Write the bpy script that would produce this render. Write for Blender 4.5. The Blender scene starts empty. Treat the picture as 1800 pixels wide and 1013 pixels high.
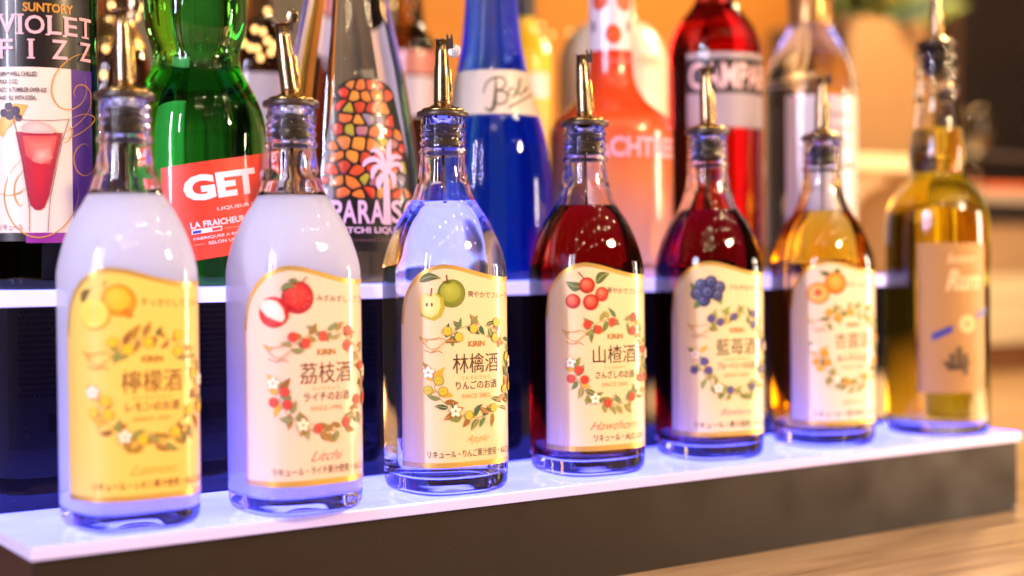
import bpy, bmesh, math, random
from mathutils import Vector, Matrix
R = math.radians
random.seed(7)
S = bpy.context.scene
COL = S.collection

# ------------------------------------------------------------------ camera
# world: x along the lit display (right), y away from the viewer, z up, lower lit panel at z = 0
FPX = 2578.5
YAW, PITCH, ROLL = R(34.4138), R(-1.0801), R(-0.5045)
CAM = Vector((-0.2214, -0.7664, 0.1470))
FW = Vector((math.sin(YAW)*math.cos(PITCH), math.cos(YAW)*math.cos(PITCH), math.sin(PITCH)))
_r = Vector((math.cos(YAW), -math.sin(YAW), 0)); _u = _r.cross(FW)
RT = _r*math.cos(ROLL) + _u*math.sin(ROLL)
UP = -_r*math.sin(ROLL) + _u*math.cos(ROLL)
cd = bpy.data.cameras.new('camera'); cam = bpy.data.objects.new('camera', cd); COL.objects.link(cam)
m = Matrix((RT, UP, -FW)).transposed().to_4x4(); m.translation = CAM; cam.matrix_world = m
cd.sensor_width = 36; cd.lens = FPX/1800*36; cd.clip_start = 0.02; cd.clip_end = 60
cd.dof.use_dof = True; cd.dof.focus_distance = 0.925; cd.dof.aperture_fstop = 2.6
S.camera = cam

# ------------------------------------------------------------------ render and view
S.view_settings.view_transform = 'Standard'; S.view_settings.look = 'None'
S.view_settings.exposure = 0.28; S.view_settings.gamma = 1.0
cy = S.cycles
cy.use_denoising = True; cy.max_bounces = 26; cy.transmission_bounces = 26; cy.glossy_bounces = 8
cy.diffuse_bounces = 4; cy.transparent_max_bounces = 12; cy.volume_bounces = 1
cy.sample_clamp_indirect = 8.0; cy.blur_glossy = 0.4
try: cy.denoiser = 'OPENIMAGEDENOISE'
except Exception: pass

# ------------------------------------------------------------------ dim bar room
W = bpy.data.worlds.new('World'); S.world = W; W.use_nodes = True
W.node_tree.nodes['Background'].inputs[0].default_value = (0.30, 0.19, 0.12, 1)
W.node_tree.nodes['Background'].inputs[1].default_value = 0.07

ZC0 = -0.0655
def aim(o, tgt): o.rotation_euler = (Vector(tgt) - o.location).to_track_quat('-Z', 'Y').to_euler()
def area(name, loc, tgt, sx, sy, col, e):
    l = bpy.data.lights.new(name, 'AREA'); l.shape = 'RECTANGLE'; l.size = sx; l.size_y = sy; l.energy = e; l.color = col
    o = bpy.data.objects.new(name, l); COL.objects.link(o); o.location = loc; aim(o, tgt); return o
def glow_ball(name, loc, r, col, e):
    l = bpy.data.lights.new(name, 'POINT'); l.shadow_soft_size = r; l.energy = e; l.color = col
    o = bpy.data.objects.new(name, l); COL.objects.link(o); o.location = loc; return o
def spot(name, loc, tgt, r, col, e, ang, blend=.6):
    l = bpy.data.lights.new(name, 'SPOT'); l.shadow_soft_size = r; l.energy = e; l.color = col; l.spot_size = R(ang); l.spot_blend = blend
    o = bpy.data.objects.new(name, l); COL.objects.link(o); o.location = loc; aim(o, tgt); return o
area('bar_lamp', (1.05, -1.15, 0.75), (0.30, 0.05, 0.08), 0.11, 0.11, (1.0, 0.67, 0.34), 18).data.shape = 'DISK'
area('tube_lamp', (-1.25, -0.42, 0.62), (0.2, 0.05, 0.12), 0.05, 0.75, (0.76, 0.73, 1.0), 21)
area('thin_tube', (-1.05, -0.78, 0.74), (0.2, 0.05, 0.15), 0.03, 0.55, (0.95, 0.88, 1.0), 6)
spot('counter_spot', (1.5, -0.48, 1.5), (1.5, -0.48, ZC0), .05, (1.0, 0.80, 0.55), 7000, 36)
area('tall_lamp', (1.9, -0.72, 0.22), (0.4, 0.0, 0.12), 0.10, 0.55, (1.0, 0.82, 0.60), 12)
area('wall_washer', (1.95, 0.80, 1.15), (2.05, 1.60, 0.40), 0.8, 0.25, (1.0, 0.60, 0.20), 12)
glow_ball('right_fill', (1.42, 0.42, 0.85), .05, (1.0, .72, .40), 40)  # unseen fill added to brighten the planter, cabinet and rum bottle
for row, (x0, y, z, n, dx) in enumerate(((-.95, -1.55, 1.55, 8, .36), (-.75, -.80, 1.45, 7, .42), (-.2, -2.3, 1.5, 6, .5))):
    for k in range(n): glow_ball('ceiling_spot', (x0+dx*k+.05*math.sin(k*2.3), y+.06*math.sin(k*1.7+row), z+.05*math.sin(k*3.1)), .020, (1.0, .74, .44), 2.8)

# ------------------------------------------------------------------ pixel helpers (photo is 1800 x 1013)
def ray(x, y): return FW + RT*((x-900)/FPX) - UP*((y-506.5)/FPX)
def at(x, y, Y):                       # point where the sight line meets the vertical plane y = Y
    d = ray(x, y); return CAM + d*((Y-CAM.y)/d.y)
def depth(p): return (Vector(p)-CAM).dot(FW)

# ------------------------------------------------------------------ materials
def lin(c):
    if isinstance(c, str):
        c = c.lstrip('#'); c = [int(c[i:i+2], 16)/255 for i in (0, 2, 4)]
        c = [v/12.92 if v <= .04045 else ((v+.055)/1.055)**2.4 for v in c]
    return tuple(c)
def mat(name):
    M = bpy.data.materials.new(name); M.use_nodes = True
    nt = M.node_tree; return M, nt, nt.nodes, nt.links, nt.nodes['Principled BSDF']
def pri(name, col, rough=.5, metal=0, coat=0, spec=.5, emit=None, es=0, noise=None, bump=0):
    M, nt, N, L, b = mat(name); c = lin(col)
    b.inputs['Base Color'].default_value = (*c, 1); b.inputs['Roughness'].default_value = rough
    b.inputs['Metallic'].default_value = metal; b.inputs['Coat Weight'].default_value = coat
    b.inputs['Coat Roughness'].default_value = .08; b.inputs['Specular IOR Level'].default_value = spec
    if emit: b.inputs['Emission Color'].default_value = (*lin(emit), 1); b.inputs['Emission Strength'].default_value = es
    if noise or bump:
        sc, amt = noise or (200, .0)
        t = N.new('ShaderNodeTexCoord'); n = N.new('ShaderNodeTexNoise'); n.inputs['Scale'].default_value = sc; n.inputs['Detail'].default_value = 5
        L.new(t.outputs['Object'], n.inputs['Vector'])
        if amt:
            mx = N.new('ShaderNodeMix'); mx.data_type = 'RGBA'
            mx.inputs[6].default_value = (*[v*(1-amt) for v in c], 1); mx.inputs[7].default_value = (*[min(1, v*(1+amt)) for v in c], 1)
            L.new(n.outputs['Fac'], mx.inputs[0]); L.new(mx.outputs[2], b.inputs['Base Color'])
        if bump:
            bp = N.new('ShaderNodeBump'); bp.inputs['Strength'].default_value = bump; bp.inputs['Distance'].default_value = .001
            L.new(n.outputs['Fac'], bp.inputs['Height']); L.new(bp.outputs[0], b.inputs['Normal'])
    return M
def glassy(name, ior=1.5, tint=(1, 1, 1), sig=None, rough=.008, pig=None):
    M, nt, N, L, b = mat(name); N.remove(b)
    g = N.new('ShaderNodeBsdfGlass'); g.inputs['IOR'].default_value = ior; g.inputs['Roughness'].default_value = rough
    g.inputs['Color'].default_value = (*tint, 1); out = N['Material Output']; L.new(g.outputs[0], out.inputs['Surface'])
    if pig:                             # slightly pigmented glass: part of the light is scattered
        d_ = N.new('ShaderNodeBsdfDiffuse'); d_.inputs[0].default_value = (*pig[0], 1); t_ = N.new('ShaderNodeBsdfTranslucent'); t_.inputs[0].default_value = (*pig[0], 1)
        a_ = N.new('ShaderNodeMixShader'); a_.inputs[0].default_value = .5; L.new(d_.outputs[0], a_.inputs[1]); L.new(t_.outputs[0], a_.inputs[2])
        m_ = N.new('ShaderNodeMixShader'); m_.inputs[0].default_value = pig[1]; L.new(g.outputs[0], m_.inputs[1]); L.new(a_.outputs[0], m_.inputs[2]); L.new(m_.outputs[0], out.inputs['Surface'])
    if sig:                             # absorption per metre for red, green, blue
        v = N.new('ShaderNodeVolumeAbsorption'); d = max(sig)*1.02
        v.inputs['Density'].default_value = d; v.inputs['Color'].default_value = (*[1-s/d for s in sig], 1)
        L.new(v.outputs[0], out.inputs['Volume'])
    return M
def printed(name, rough=.45, metal=0):
    M, nt, N, L, b = mat(name); a = N.new('ShaderNodeAttribute'); a.attribute_name = 'Col'
    L.new(a.outputs['Color'], b.inputs['Base Color']); b.inputs['Roughness'].default_value = rough; b.inputs['Metallic'].default_value = metal
    return M
M_GLASS = glassy('clear_glass', 1.5, (.985, .99, 1))
M_PRINT = printed('printed_ink')
M_FOIL = printed('gold_foil', .28, .6)
M_STEEL = pri('warm_steel', (.34, .24, .14), .26, 1)
M_BRASS = pri('polished_brass', (.56, .36, .12), .24, 1)
M_RUBBER = pri('black_rubber', (.018, .014, .013), .35)
M_COLLAR = pri('dark_plastic', (.040, .022, .016), .35)

def paper(name, col, rough=.42, coat=.9):
    M = pri(name, col, rough, coat=coat, noise=(900, .03), bump=.05); return M
# ------------------------------------------------------------------ mesh helpers
def link(name, me, parent=None, matl=None):
    o = bpy.data.objects.new(name, me); COL.objects.link(o)
    if parent: o.parent = parent
    if matl: me.materials.append(matl)
    return o
def mesh(name, V, F, matl, parent=None, smooth=True, fixn=False):
    me = bpy.data.meshes.new(name); me.from_pydata([tuple(v) for v in V], [], F)
    if fixn:
        b = bmesh.new(); b.from_mesh(me); bmesh.ops.recalc_face_normals(b, faces=b.faces); b.to_mesh(me); b.free()
    if smooth: me.polygons.foreach_set('use_smooth', [True]*len(me.polygons))
    me.update(); return link(name, me, parent, matl)
def tag(o, label=None, cat=None, group=None, kind=None):
    if label: o['label'] = label
    if cat: o['category'] = cat
    if group: o['group'] = group
    if kind: o['kind'] = kind
    return o
def empty(name, loc=(0, 0, 0), rz=0):
    o = bpy.data.objects.new(name, None); COL.objects.link(o); o.location = loc; o.rotation_euler = (0, 0, rz); o.empty_display_size = .02; return o
def box(name, lo, hi, matl, parent=None, bev=.0, smooth=False):
    b = bmesh.new(); bmesh.ops.create_cube(b, size=1)
    for v in b.verts: v.co = Vector([lo[i] + (v.co[i]+.5)*(hi[i]-lo[i]) for i in range(3)])
    if bev: bmesh.ops.bevel(b, geom=b.edges[:], offset=bev, segments=2, affect='EDGES', profile=.5)
    me = bpy.data.meshes.new(name); b.to_mesh(me); b.free(); return link(name, me, parent, matl)
def rings(name, RG, matl, parent=None, cap0=True, cap1=True):
    # RG: list of rings (equal length point lists)
    n = len(RG[0]); V = [p for r in RG for p in r]; F = []
    for i in range(len(RG)-1):
        for j in range(n):
            k = (j+1) % n; F.append((i*n+j, i*n+k, (i+1)*n+k, (i+1)*n+j))
    for c, i in ((cap0, 0), (cap1, len(RG)-1)):
        if c:
            cen = sum((Vector(p) for p in RG[i]), Vector())/n; V.append(cen); q = len(V)-1
            for j in range(n): F.append((q, i*n+j, i*n+(j+1) % n))
    return mesh(name, V, F, matl, parent, True, True)
def lathe(name, prof, matl, parent=None, n=56, off=(0, 0, 0), cap0=True, cap1=True):
    return rings(name, [[(off[0]+r*math.cos(2*math.pi*j/n), off[1]+r*math.sin(2*math.pi*j/n), off[2]+z) for j in range(n)] for r, z in prof], matl, parent, cap0, cap1)
def smooth_tab(tab, n):                 # Catmull-Rom through rows of numbers, first column rising or falling
    out = []
    for i in range(len(tab)-1):
        p0, p1, p2, p3 = tab[max(i-1, 0)], tab[i], tab[i+1], tab[min(i+2, len(tab)-1)]
        for k in range(n):
            t = k/n
            out.append(tuple(.5*((2*b)+(c-a)*t+(2*a-5*b+4*c-d)*t*t+(3*b-a-3*c+d)*t**3) for a, b, c, d in zip(p0, p1, p2, p3)))
    out.append(tuple(tab[-1])); return out
def tube(name, pts, rad, matl, parent=None, n=10):
    RG = []
    for i, p in enumerate(pts):
        p = Vector(p); t = (Vector(pts[min(i+1, len(pts)-1)])-Vector(pts[max(i-1, 0)])).normalized()
        a = t.orthogonal().normalized(); b = t.cross(a); r = rad[i] if isinstance(rad, (list, tuple)) else rad
        if i and RG:
            a = (Vector(RG[-1][0])-Vector(pts[i-1])); a = (a-t*a.dot(t)).normalized(); b = t.cross(a)
        RG.append([p+a*(r*math.cos(2*math.pi*j/n))+b*(r*math.sin(2*math.pi*j/n)) for j in range(n)])
    return rings(name, RG, matl, parent)

# ------------------------------------------------------------------ flat print on curved labels
_tc = {}
def glyphs(s, bold=0, shear=0, space=1.0):
    k = (s, bold, shear, space)
    if k in _tc: return _tc[k]
    c = bpy.data.curves.new('lettering', 'FONT'); c.body = s; c.size = 1; c.resolution_u = 3; c.offset = bold; c.shear = shear; c.space_character = space
    o = bpy.data.objects.new('lettering', c); COL.objects.link(o)
    me = o.evaluated_get(bpy.context.evaluated_depsgraph_get()).to_mesh(); me.calc_loop_triangles()
    T = [[(me.vertices[i].co.x, me.vertices[i].co.y) for i in t.vertices] for t in me.loop_triangles]
    bpy.data.objects.remove(o); bpy.data.curves.remove(c)
    xs = [p[0] for t in T for p in t]; ys = [p[1] for t in T for p in t]
    _tc[k] = (T, min(xs), max(xs), min(ys), max(ys)); return _tc[k]
class Print:
    def __init__(s, fn, off=.0003, lmax=.002):
        s.fn, s.off, s.lmax = fn, off, min(lmax, .0014); s.T = []; s.lay = 0
    def tri(s, a, b, c, ca, cb=None, cc=None):
        cb = cb or ca; cc = cc or ca; st = [((a, ca), (b, cb), (c, cc))]
        while st:
            t = st.pop(); e = [math.dist(t[i][0], t[(i+1) % 3][0]) for i in range(3)]; i = e.index(max(e))
            if e[i] <= s.lmax: s.T.append((t, s.lay)); continue
            p, q, r = t[i], t[(i+1) % 3], t[(i+2) % 3]
            m_ = (((p[0][0]+q[0][0])/2, (p[0][1]+q[0][1])/2), tuple((x+y)/2 for x, y in zip(p[1], q[1])))
            st.append((p, m_, r)); st.append((m_, q, r))
    def fan(s, pts, col, ccol=None, cen=None):
        col = lin(col); ccol = lin(ccol) if ccol else col; n = len(pts)
        cen = cen or (sum(p[0] for p in pts)/n, sum(p[1] for p in pts)/n)
        for i in range(n): s.tri(cen, pts[i], pts[(i+1) % n], ccol, col, col)
        s.lay += 1
    def quad(s, u0, v0, u1, v1, col): s.fan([(u0, v0), (u1, v0), (u1, v1), (u0, v1)], col)
    def ell(s, u, v, a, b, col, ccol=None, hx=0, hy=0, rot=0, n=22):
        c_, s_ = math.cos(rot), math.sin(rot)
        s.fan([(u+a*math.cos(t)*c_-b*math.sin(t)*s_, v+a*math.cos(t)*s_+b*math.sin(t)*c_) for t in [2*math.pi*i/n for i in range(n)]], col, ccol, (u+hx*a, v+hy*b))
    def line(s, pts, w, col, taper=False):
        col = lin(col); n = len(pts); E = []
        for i, p in enumerate(pts):
            a, b = pts[max(i-1, 0)], pts[min(i+1, n-1)]; d = math.dist(a, b) or 1e-9
            ww = w*(math.sin(math.pi*min(max((i+.3)/(n-.4), 0), 1))*.85+.15 if taper else 1)/2
            nx, ny = -(b[1]-a[1])/d*ww, (b[0]-a[0])/d*ww; E.append(((p[0]+nx, p[1]+ny), (p[0]-nx, p[1]-ny)))
        for i in range(n-1):
            s.tri(E[i][0], E[i][1], E[i+1][0], col); s.tri(E[i][1], E[i+1][1], E[i+1][0], col)
        s.lay += 1
    def curve(s, pts, w, col, taper=False, k=6): s.line(smooth_tab(pts, k), w, col, taper)
    def leaf(s, u, v, ang, L, wd, col, rib=None, bend=.15):
        ca, sa = math.cos(ang), math.sin(ang); n = 7; up, dn = [], []
        def P(t, o): x = t*L; y = o+bend*L*math.sin(math.pi*t); return (u+x*ca-y*sa, v+x*sa+y*ca)
        for i in range(n+1):
            t = i/n; h = wd/2*math.sin(math.pi*t**.8)*(1-.15*t); up.append(P(t, h)); dn.append(P(t, -h))
        c = lin(col)
        for i in range(n): s.tri(up[i], dn[i], up[i+1], c); s.tri(dn[i], dn[i+1], up[i+1], c)
        s.lay += 1
        if rib: s.line([P(i/4, 0) for i in range(5)], wd*.09, rib)
    def text(s, t, u, v, h, col, align='C', xs=1.0, bold=0, shear=0, space=1.0, rot=0, box=None):
        T, x0, x1, y0, y1 = glyphs(t, bold, shear, space); c = lin(col)
        if box:                          # fit the ink into a box
            a, b, a2, b2 = box; kx = (a2-a)/(x1-x0); ky = (b2-b)/(y1-y0)
            f = lambda p: (a+(p[0]-x0)*kx, b+(p[1]-y0)*ky)
        else:
            ox = {'C': (x0+x1)/2, 'L': x0, 'R': x1}[align]; oy = (y0+y1)/2; k = h/(y1-y0); cr, sr = math.cos(rot), math.sin(rot)
            def f(p):
                x, y = (p[0]-ox)*k*xs, (p[1]-oy)*k; return (u+x*cr-y*sr, v+x*sr+y*cr)
        for q in T: s.tri(f(q[0]), f(q[1]), f(q[2]), c)
        s.lay += 1
    def warp(s, g): s.T = [(tuple((g(p), c) for p, c in t), l) for t, l in s.T]
    def build(s, name, parent, matl=None):
        V, F, C = [], [], []; st = min(.00004, .0009/(s.lay+1))
        for t, l in s.T:
            i = len(V)
            for p, c in t: V.append(s.fn(p[0], p[1], s.off+l*st)); C.append((*c, 1))
            a, b, c_ = V[i:i+3]; F.append((i, i+1, i+2))
        me = bpy.data.meshes.new(name); me.from_pydata([tuple(v) for v in V], [], F)
        ca = me.color_attributes.new('Col', 'FLOAT_COLOR', 'POINT'); ca.data.foreach_set('color', [x for c in C for x in c]); me.update()
        return link(name, me, parent, matl or M_PRINT)

# ------------------------------------------------------------------ setting: counter, wall, display
def wood(name, c0, c1, sc, rough, axis=(1, 12, 12)):
    M, nt, N, L, b = mat(name); t = N.new('ShaderNodeTexCoord'); mp = N.new('ShaderNodeMapping'); mp.inputs['Scale'].default_value = axis
    n = N.new('ShaderNodeTexNoise'); n.inputs['Scale'].default_value = sc; n.inputs['Detail'].default_value = 8; n.inputs['Distortion'].default_value = .6
    r = N.new('ShaderNodeValToRGB'); r.color_ramp.elements[0].color = (*lin(c0), 1); r.color_ramp.elements[1].color = (*lin(c1), 1)
    r.color_ramp.elements[0].position = .3; r.color_ramp.elements[1].position = .72
    L.new(t.outputs['Object'], mp.inputs[0]); L.new(mp.outputs[0], n.inputs['Vector']); L.new(n.outputs['Fac'], r.inputs[0]); L.new(r.outputs[0], b.inputs['Base Color'])
    mr = N.new('ShaderNodeMapRange'); mr.inputs[3].default_value = rough-.06; mr.inputs[4].default_value = rough+.1
    L.new(n.outputs['Fac'], mr.inputs[0]); L.new(mr.outputs[0], b.inputs['Roughness'])
    bp = N.new('ShaderNodeBump'); bp.inputs['Strength'].default_value = .12; bp.inputs['Distance'].default_value = .001; L.new(n.outputs['Fac'], bp.inputs['Height']); L.new(bp.outputs[0], b.inputs['Normal'])
    return M
ZC = -0.0655
counter = tag(box('counter', (-1.2, -.9, ZC-.04), (3.2, 1.6, ZC), wood('counter_wood', (.34, .20, .10), (.60, .40, .22), 5, .28)), kind='structure')
M_WALL = pri('amber_wall', (.42, .165, .024), .7, noise=(6, .12), bump=.1)
tag(box('back_wall', (-1.2, 1.6, ZC), (3.2, 1.66, 2.0), M_WALL), kind='structure')

M_LIT = pri('lit_acrylic', (.16, .16, .18), .12, emit=(.078, .082, 1.0), es=6.4)
M_LIT2 = pri('upper_lit_acrylic', (.16, .16, .18), .12, emit=(.30, .29, 1.0), es=2.2)
M_EDGE = pri('acrylic_edge', (.55, .50, .52), .25, emit=(.40, .30, 1.0), es=.42)
M_EDGE2 = pri('upper_acrylic_edge', (.55, .50, .52), .25, emit=(.50, .42, 1.0), es=1.1)
def uneven(M, base, amt):                 # lamps below the sheet are not perfectly even; wiped smears on top
    nt = M.node_tree; N, L = nt.nodes, nt.links; b = N['Principled BSDF']; t = N.new('ShaderNodeTexCoord')
    n = N.new('ShaderNodeTexNoise'); n.inputs['Scale'].default_value = 14; n.inputs['Detail'].default_value = 2; L.new(t.outputs['Object'], n.inputs['Vector'])
    r = N.new('ShaderNodeMapRange'); r.inputs[1].default_value = .3; r.inputs[2].default_value = .7; r.inputs[3].default_value = base*(1-amt); r.inputs[4].default_value = base*(1+amt)
    L.new(n.outputs['Fac'], r.inputs[0]); L.new(r.outputs[0], b.inputs['Emission Strength'])
    n2 = N.new('ShaderNodeTexNoise'); n2.inputs['Scale'].default_value = 45; n2.inputs['Detail'].default_value = 7; n2.inputs['Distortion'].default_value = 1.2; L.new(t.outputs['Object'], n2.inputs['Vector'])
    r2 = N.new('ShaderNodeMapRange'); r2.inputs[1].default_value = .4; r2.inputs[2].default_value = .7; r2.inputs[3].default_value = .06; r2.inputs[4].default_value = .34
    L.new(n2.outputs['Fac'], r2.inputs[0]); L.new(r2.outputs[0], b.inputs['Roughness'])
uneven(M_LIT, 6.4, .20); uneven(M_LIT2, 2.2, .15)
def dusty(name, col, rough, amt, smear):
    M, nt, N, L, b = mat(name); t = N.new('ShaderNodeTexCoord')
    v = N.new('ShaderNodeTexVoronoi'); v.inputs['Scale'].default_value = 260; v.inputs['Randomness'].default_value = 1
    L.new(t.outputs['Object'], v.inputs['Vector'])
    lt = N.new('ShaderNodeMath'); lt.operation = 'LESS_THAN'; lt.inputs[1].default_value = amt; L.new(v.outputs['Distance'], lt.inputs[0])
    mx = N.new('ShaderNodeMix'); mx.data_type = 'RGBA'; mx.inputs[6].default_value = (*lin(col), 1); mx.inputs[7].default_value = (.4, .36, .34, 1)
    L.new(lt.outputs[0], mx.inputs[0])
    n = N.new('ShaderNodeTexNoise'); n.inputs['Scale'].default_value = 18; n.inputs['Detail'].default_value = 6; L.new(t.outputs['Object'], n.inputs['Vector'])
    n2 = N.new('ShaderNodeMapRange'); n2.inputs[1].default_value = .35; n2.inputs[2].default_value = .75; n2.inputs[3].default_value = rough; n2.inputs[4].default_value = rough+smear
    L.new(n.outputs['Fac'], n2.inputs[0]); L.new(n2.outputs[0], b.inputs['Roughness']); L.new(mx.outputs[2], b.inputs['Base Color'])
    return M
M_RISER = dusty('black_gloss_panel', (.006, .0045, .006), .03, .035, .03)
M_RISER.node_tree.nodes['Principled BSDF'].inputs['Specular IOR Level'].default_value = .34
M_FACE = dusty('brown_laminate', (.022, .0125, .008), .44, .035, .30)
M_FACE.node_tree.nodes['Principled BSDF'].inputs['Specular IOR Level'].default_value = .28
M_CARC = pri('carcass_brown', (.05, .018, .012), .5, noise=(40, .3))
LX, D, Z2B, T1, T2 = .8171, .1180, .1219, .0072, .0090
Z2 = Z2B + T2; D2 = .275
stand = empty('bottle_display', (0, 0, ZC))
tag(stand, 'two-step bottle display with glowing lavender panels and dark brown front', 'display stand')
def part(o): o.matrix_parent_inverse = Matrix.Translation((0, 0, -ZC)); return o
def panel(name, lo, hi, edge, top):
    o = box(name, lo, hi, top, stand, .0008); o.data.materials.append(edge)
    for f in o.data.polygons: f.material_index = 0 if f.normal.z > .9 else 1
    return part(o)
panel('lower_lit_panel', (0, 0, -T1), (LX, D-.0005, 0), M_EDGE, M_LIT)
panel('upper_lit_panel', (0, D-.003, Z2B), (LX, D2, Z2), M_EDGE2, M_LIT2)
part(box('front_face', (.003, .003, ZC+.0005), (LX-.003, .009, -T1-.0003), M_FACE, stand))
part(box('end_panel', (.003, .0092, ZC+.0005), (.009, D2-.003, -T1-.0003), M_CARC, stand))
part(box('end_panel', (LX-.009, .0092, ZC+.0005), (LX-.003, D2-.003, -T1-.0003), M_CARC, stand))
part(box('riser', (.001, D, .0004), (LX-.001, D+.006, Z2B-.0003), M_RISER, stand))
part(box('upper_carcass', (.003, D+.0063, -T1-.0003), (LX-.003, D2-.004, Z2B-.0003), M_CARC, stand))
sc = part(lathe('screw', [(.0016, -.0008), (.0016, .0004), (.0009, .0008)], pri('screw_head', (.8, .75, .72), .25, 1), stand, 16)); sc.location = (LX-.006, .0022, ZC+.0035); sc.rotation_euler = (R(90), 0, 0)
# back shelf for the row behind the display
tag(box('back_shelf', (-.3, .29, ZC), (1.12, .62, .128), pri('dark_shelf', (.03, .018, .012), .4)), kind='structure')

# ------------------------------------------------------------------ fruit liqueur bottles
N0, A0 = 3.0, .03594                       # rounded-square plan: |x|^n + |y|^n = a^n
def sup_pt(ph, a, n):                    # ph measured from the front (-y) towards +x
    x, y = math.sin(ph), -math.cos(ph); r = a/(abs(x)**n+abs(y)**n)**(1/n); return x*r, y*r
_tab = []; _L = 0.0; _pp = sup_pt(0, A0, N0)
for _i in range(1801):
    _q = sup_pt(math.pi*_i/1800, A0, N0); _L += math.dist(_pp, _q); _pp = _q; _tab.append((_L, math.pi*_i/1800))
PER = 2*_L
def sect(u):                             # arc length from the front centre -> point and outward normal
    t = min(abs(u), PER/2-1e-6); lo, hi = 0, 1800
    while hi-lo > 1:
        mid = (lo+hi)//2
        if _tab[mid][0] <= t: lo = mid
        else: hi = mid
    f = (t-_tab[lo][0])/(_tab[hi][0]-_tab[lo][0]+1e-12); ph = _tab[lo][1]+(_tab[hi][1]-_tab[lo][1])*f
    x, y = sup_pt(ph, A0, N0); nx, ny = abs(x)**(N0-1), math.copysign(abs(y)**(N0-1), y); q = math.hypot(nx, ny); sg = 1 if u >= 0 else -1
    return sg*x, y, sg*nx/q, ny/q
def on_body(u, v, off):
    x, y, nx, ny = sect(u); return (x+nx*off, y+ny*off, v)
def sq_ring(a, n, z, m=80): return [(*sup_pt(-2*math.pi*(j+.5)/m, a, n), z) for j in range(m)]
def kk(z): t = min(max((z-.138)/.05, 0), 1); t = t*t*(3-2*t); return N0-(N0-2)*t
_C, _S = math.cos(R(33)), math.sin(R(33))
def arc(hw, z, inset=0):
    n = kk(z); m = n/(n-1); return hw/(_C**m+_S**m)**(1/m), n
SHO = smooth_tab([(.128, .0399), (.136, .0399), (.1425, .0397), (.150, .0381), (.158, .0356), (.166, .0322), (.174, .0280), (.181, .0233), (.188, .0196), (.197, .0170), (.206, .0152), (.2125, .0143)], 3)
NECK = [(.2140, .0143), (.2147, .0152), (.2160, .0157), (.2173, .0152), (.2180, .0143), (.2200, .0140), (.2212, .0141), (.2220, .0149), (.2232, .0149), (.2242, .0140), (.2262, .0140), (.2272, .0149), (.2284, .0149), (.2294, .0140), (.2312, .0140), (.2322, .0148), (.2334, .0148), (.2344, .0140), (.2365, .0140), (.2378, .0136), (.2385, .0125)]
BASE = [(.0062, .0060), (.0058, .0130), (.0046, .0195), (.0028, .0245), (.0012, .0280), (.0003, .0300), (.0001, .0315), (.0002, .0335), (.0010, .0358), (.0024, .0376), (.0045, .0389), (.0075, .0397), (.0115, .0399), (.03, .0399), (.06, .0399), (.1, .0399)]
OUT = BASE + SHO + NECK
def inner_hw(z, hw): return min(hw-.0026, .0400) if z < .2 else min(hw-.0022, .0122)
INN = [(z, hw) for z, hw in [(.0118, .010), (.0112, .022), (.0108, .030), (.0112, .0335), (.0132, .0358), (.0165, .0372)]] + \
      [(z, inner_hw(z, hw)) for z, hw in [(.03, .0399), (.06, .0399), (.1, .0399)] + SHO if True] + [(.2385, .0121)]
def glass_mesh():
    RG = [sq_ring(*arc(hw, z), z) for z, hw in OUT] + [sq_ring(*arc(hw, z), z) for z, hw in reversed(INN)]
    return RG
def liquid_rings(level):
    P = [(z-.0003 if i < 3 else z, hw+.0003) for i, (z, hw) in enumerate(INN) if z < level-.002]
    lo = [q for q in INN if q[0] <= level][-1]; hi = [q for q in INN if q[0] > level][0]; t = (level-lo[0])/(hi[0]-lo[0]); hw = lo[1]+(hi[1]-lo[1])*t
    P += [(level-.0012, hw+.0006), (level, hw+.0003), (level-.0003, hw-.0012), (level-.0004, hw*.5)]
    return [sq_ring(*arc(hw, z), z) for z, hw in P]
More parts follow.
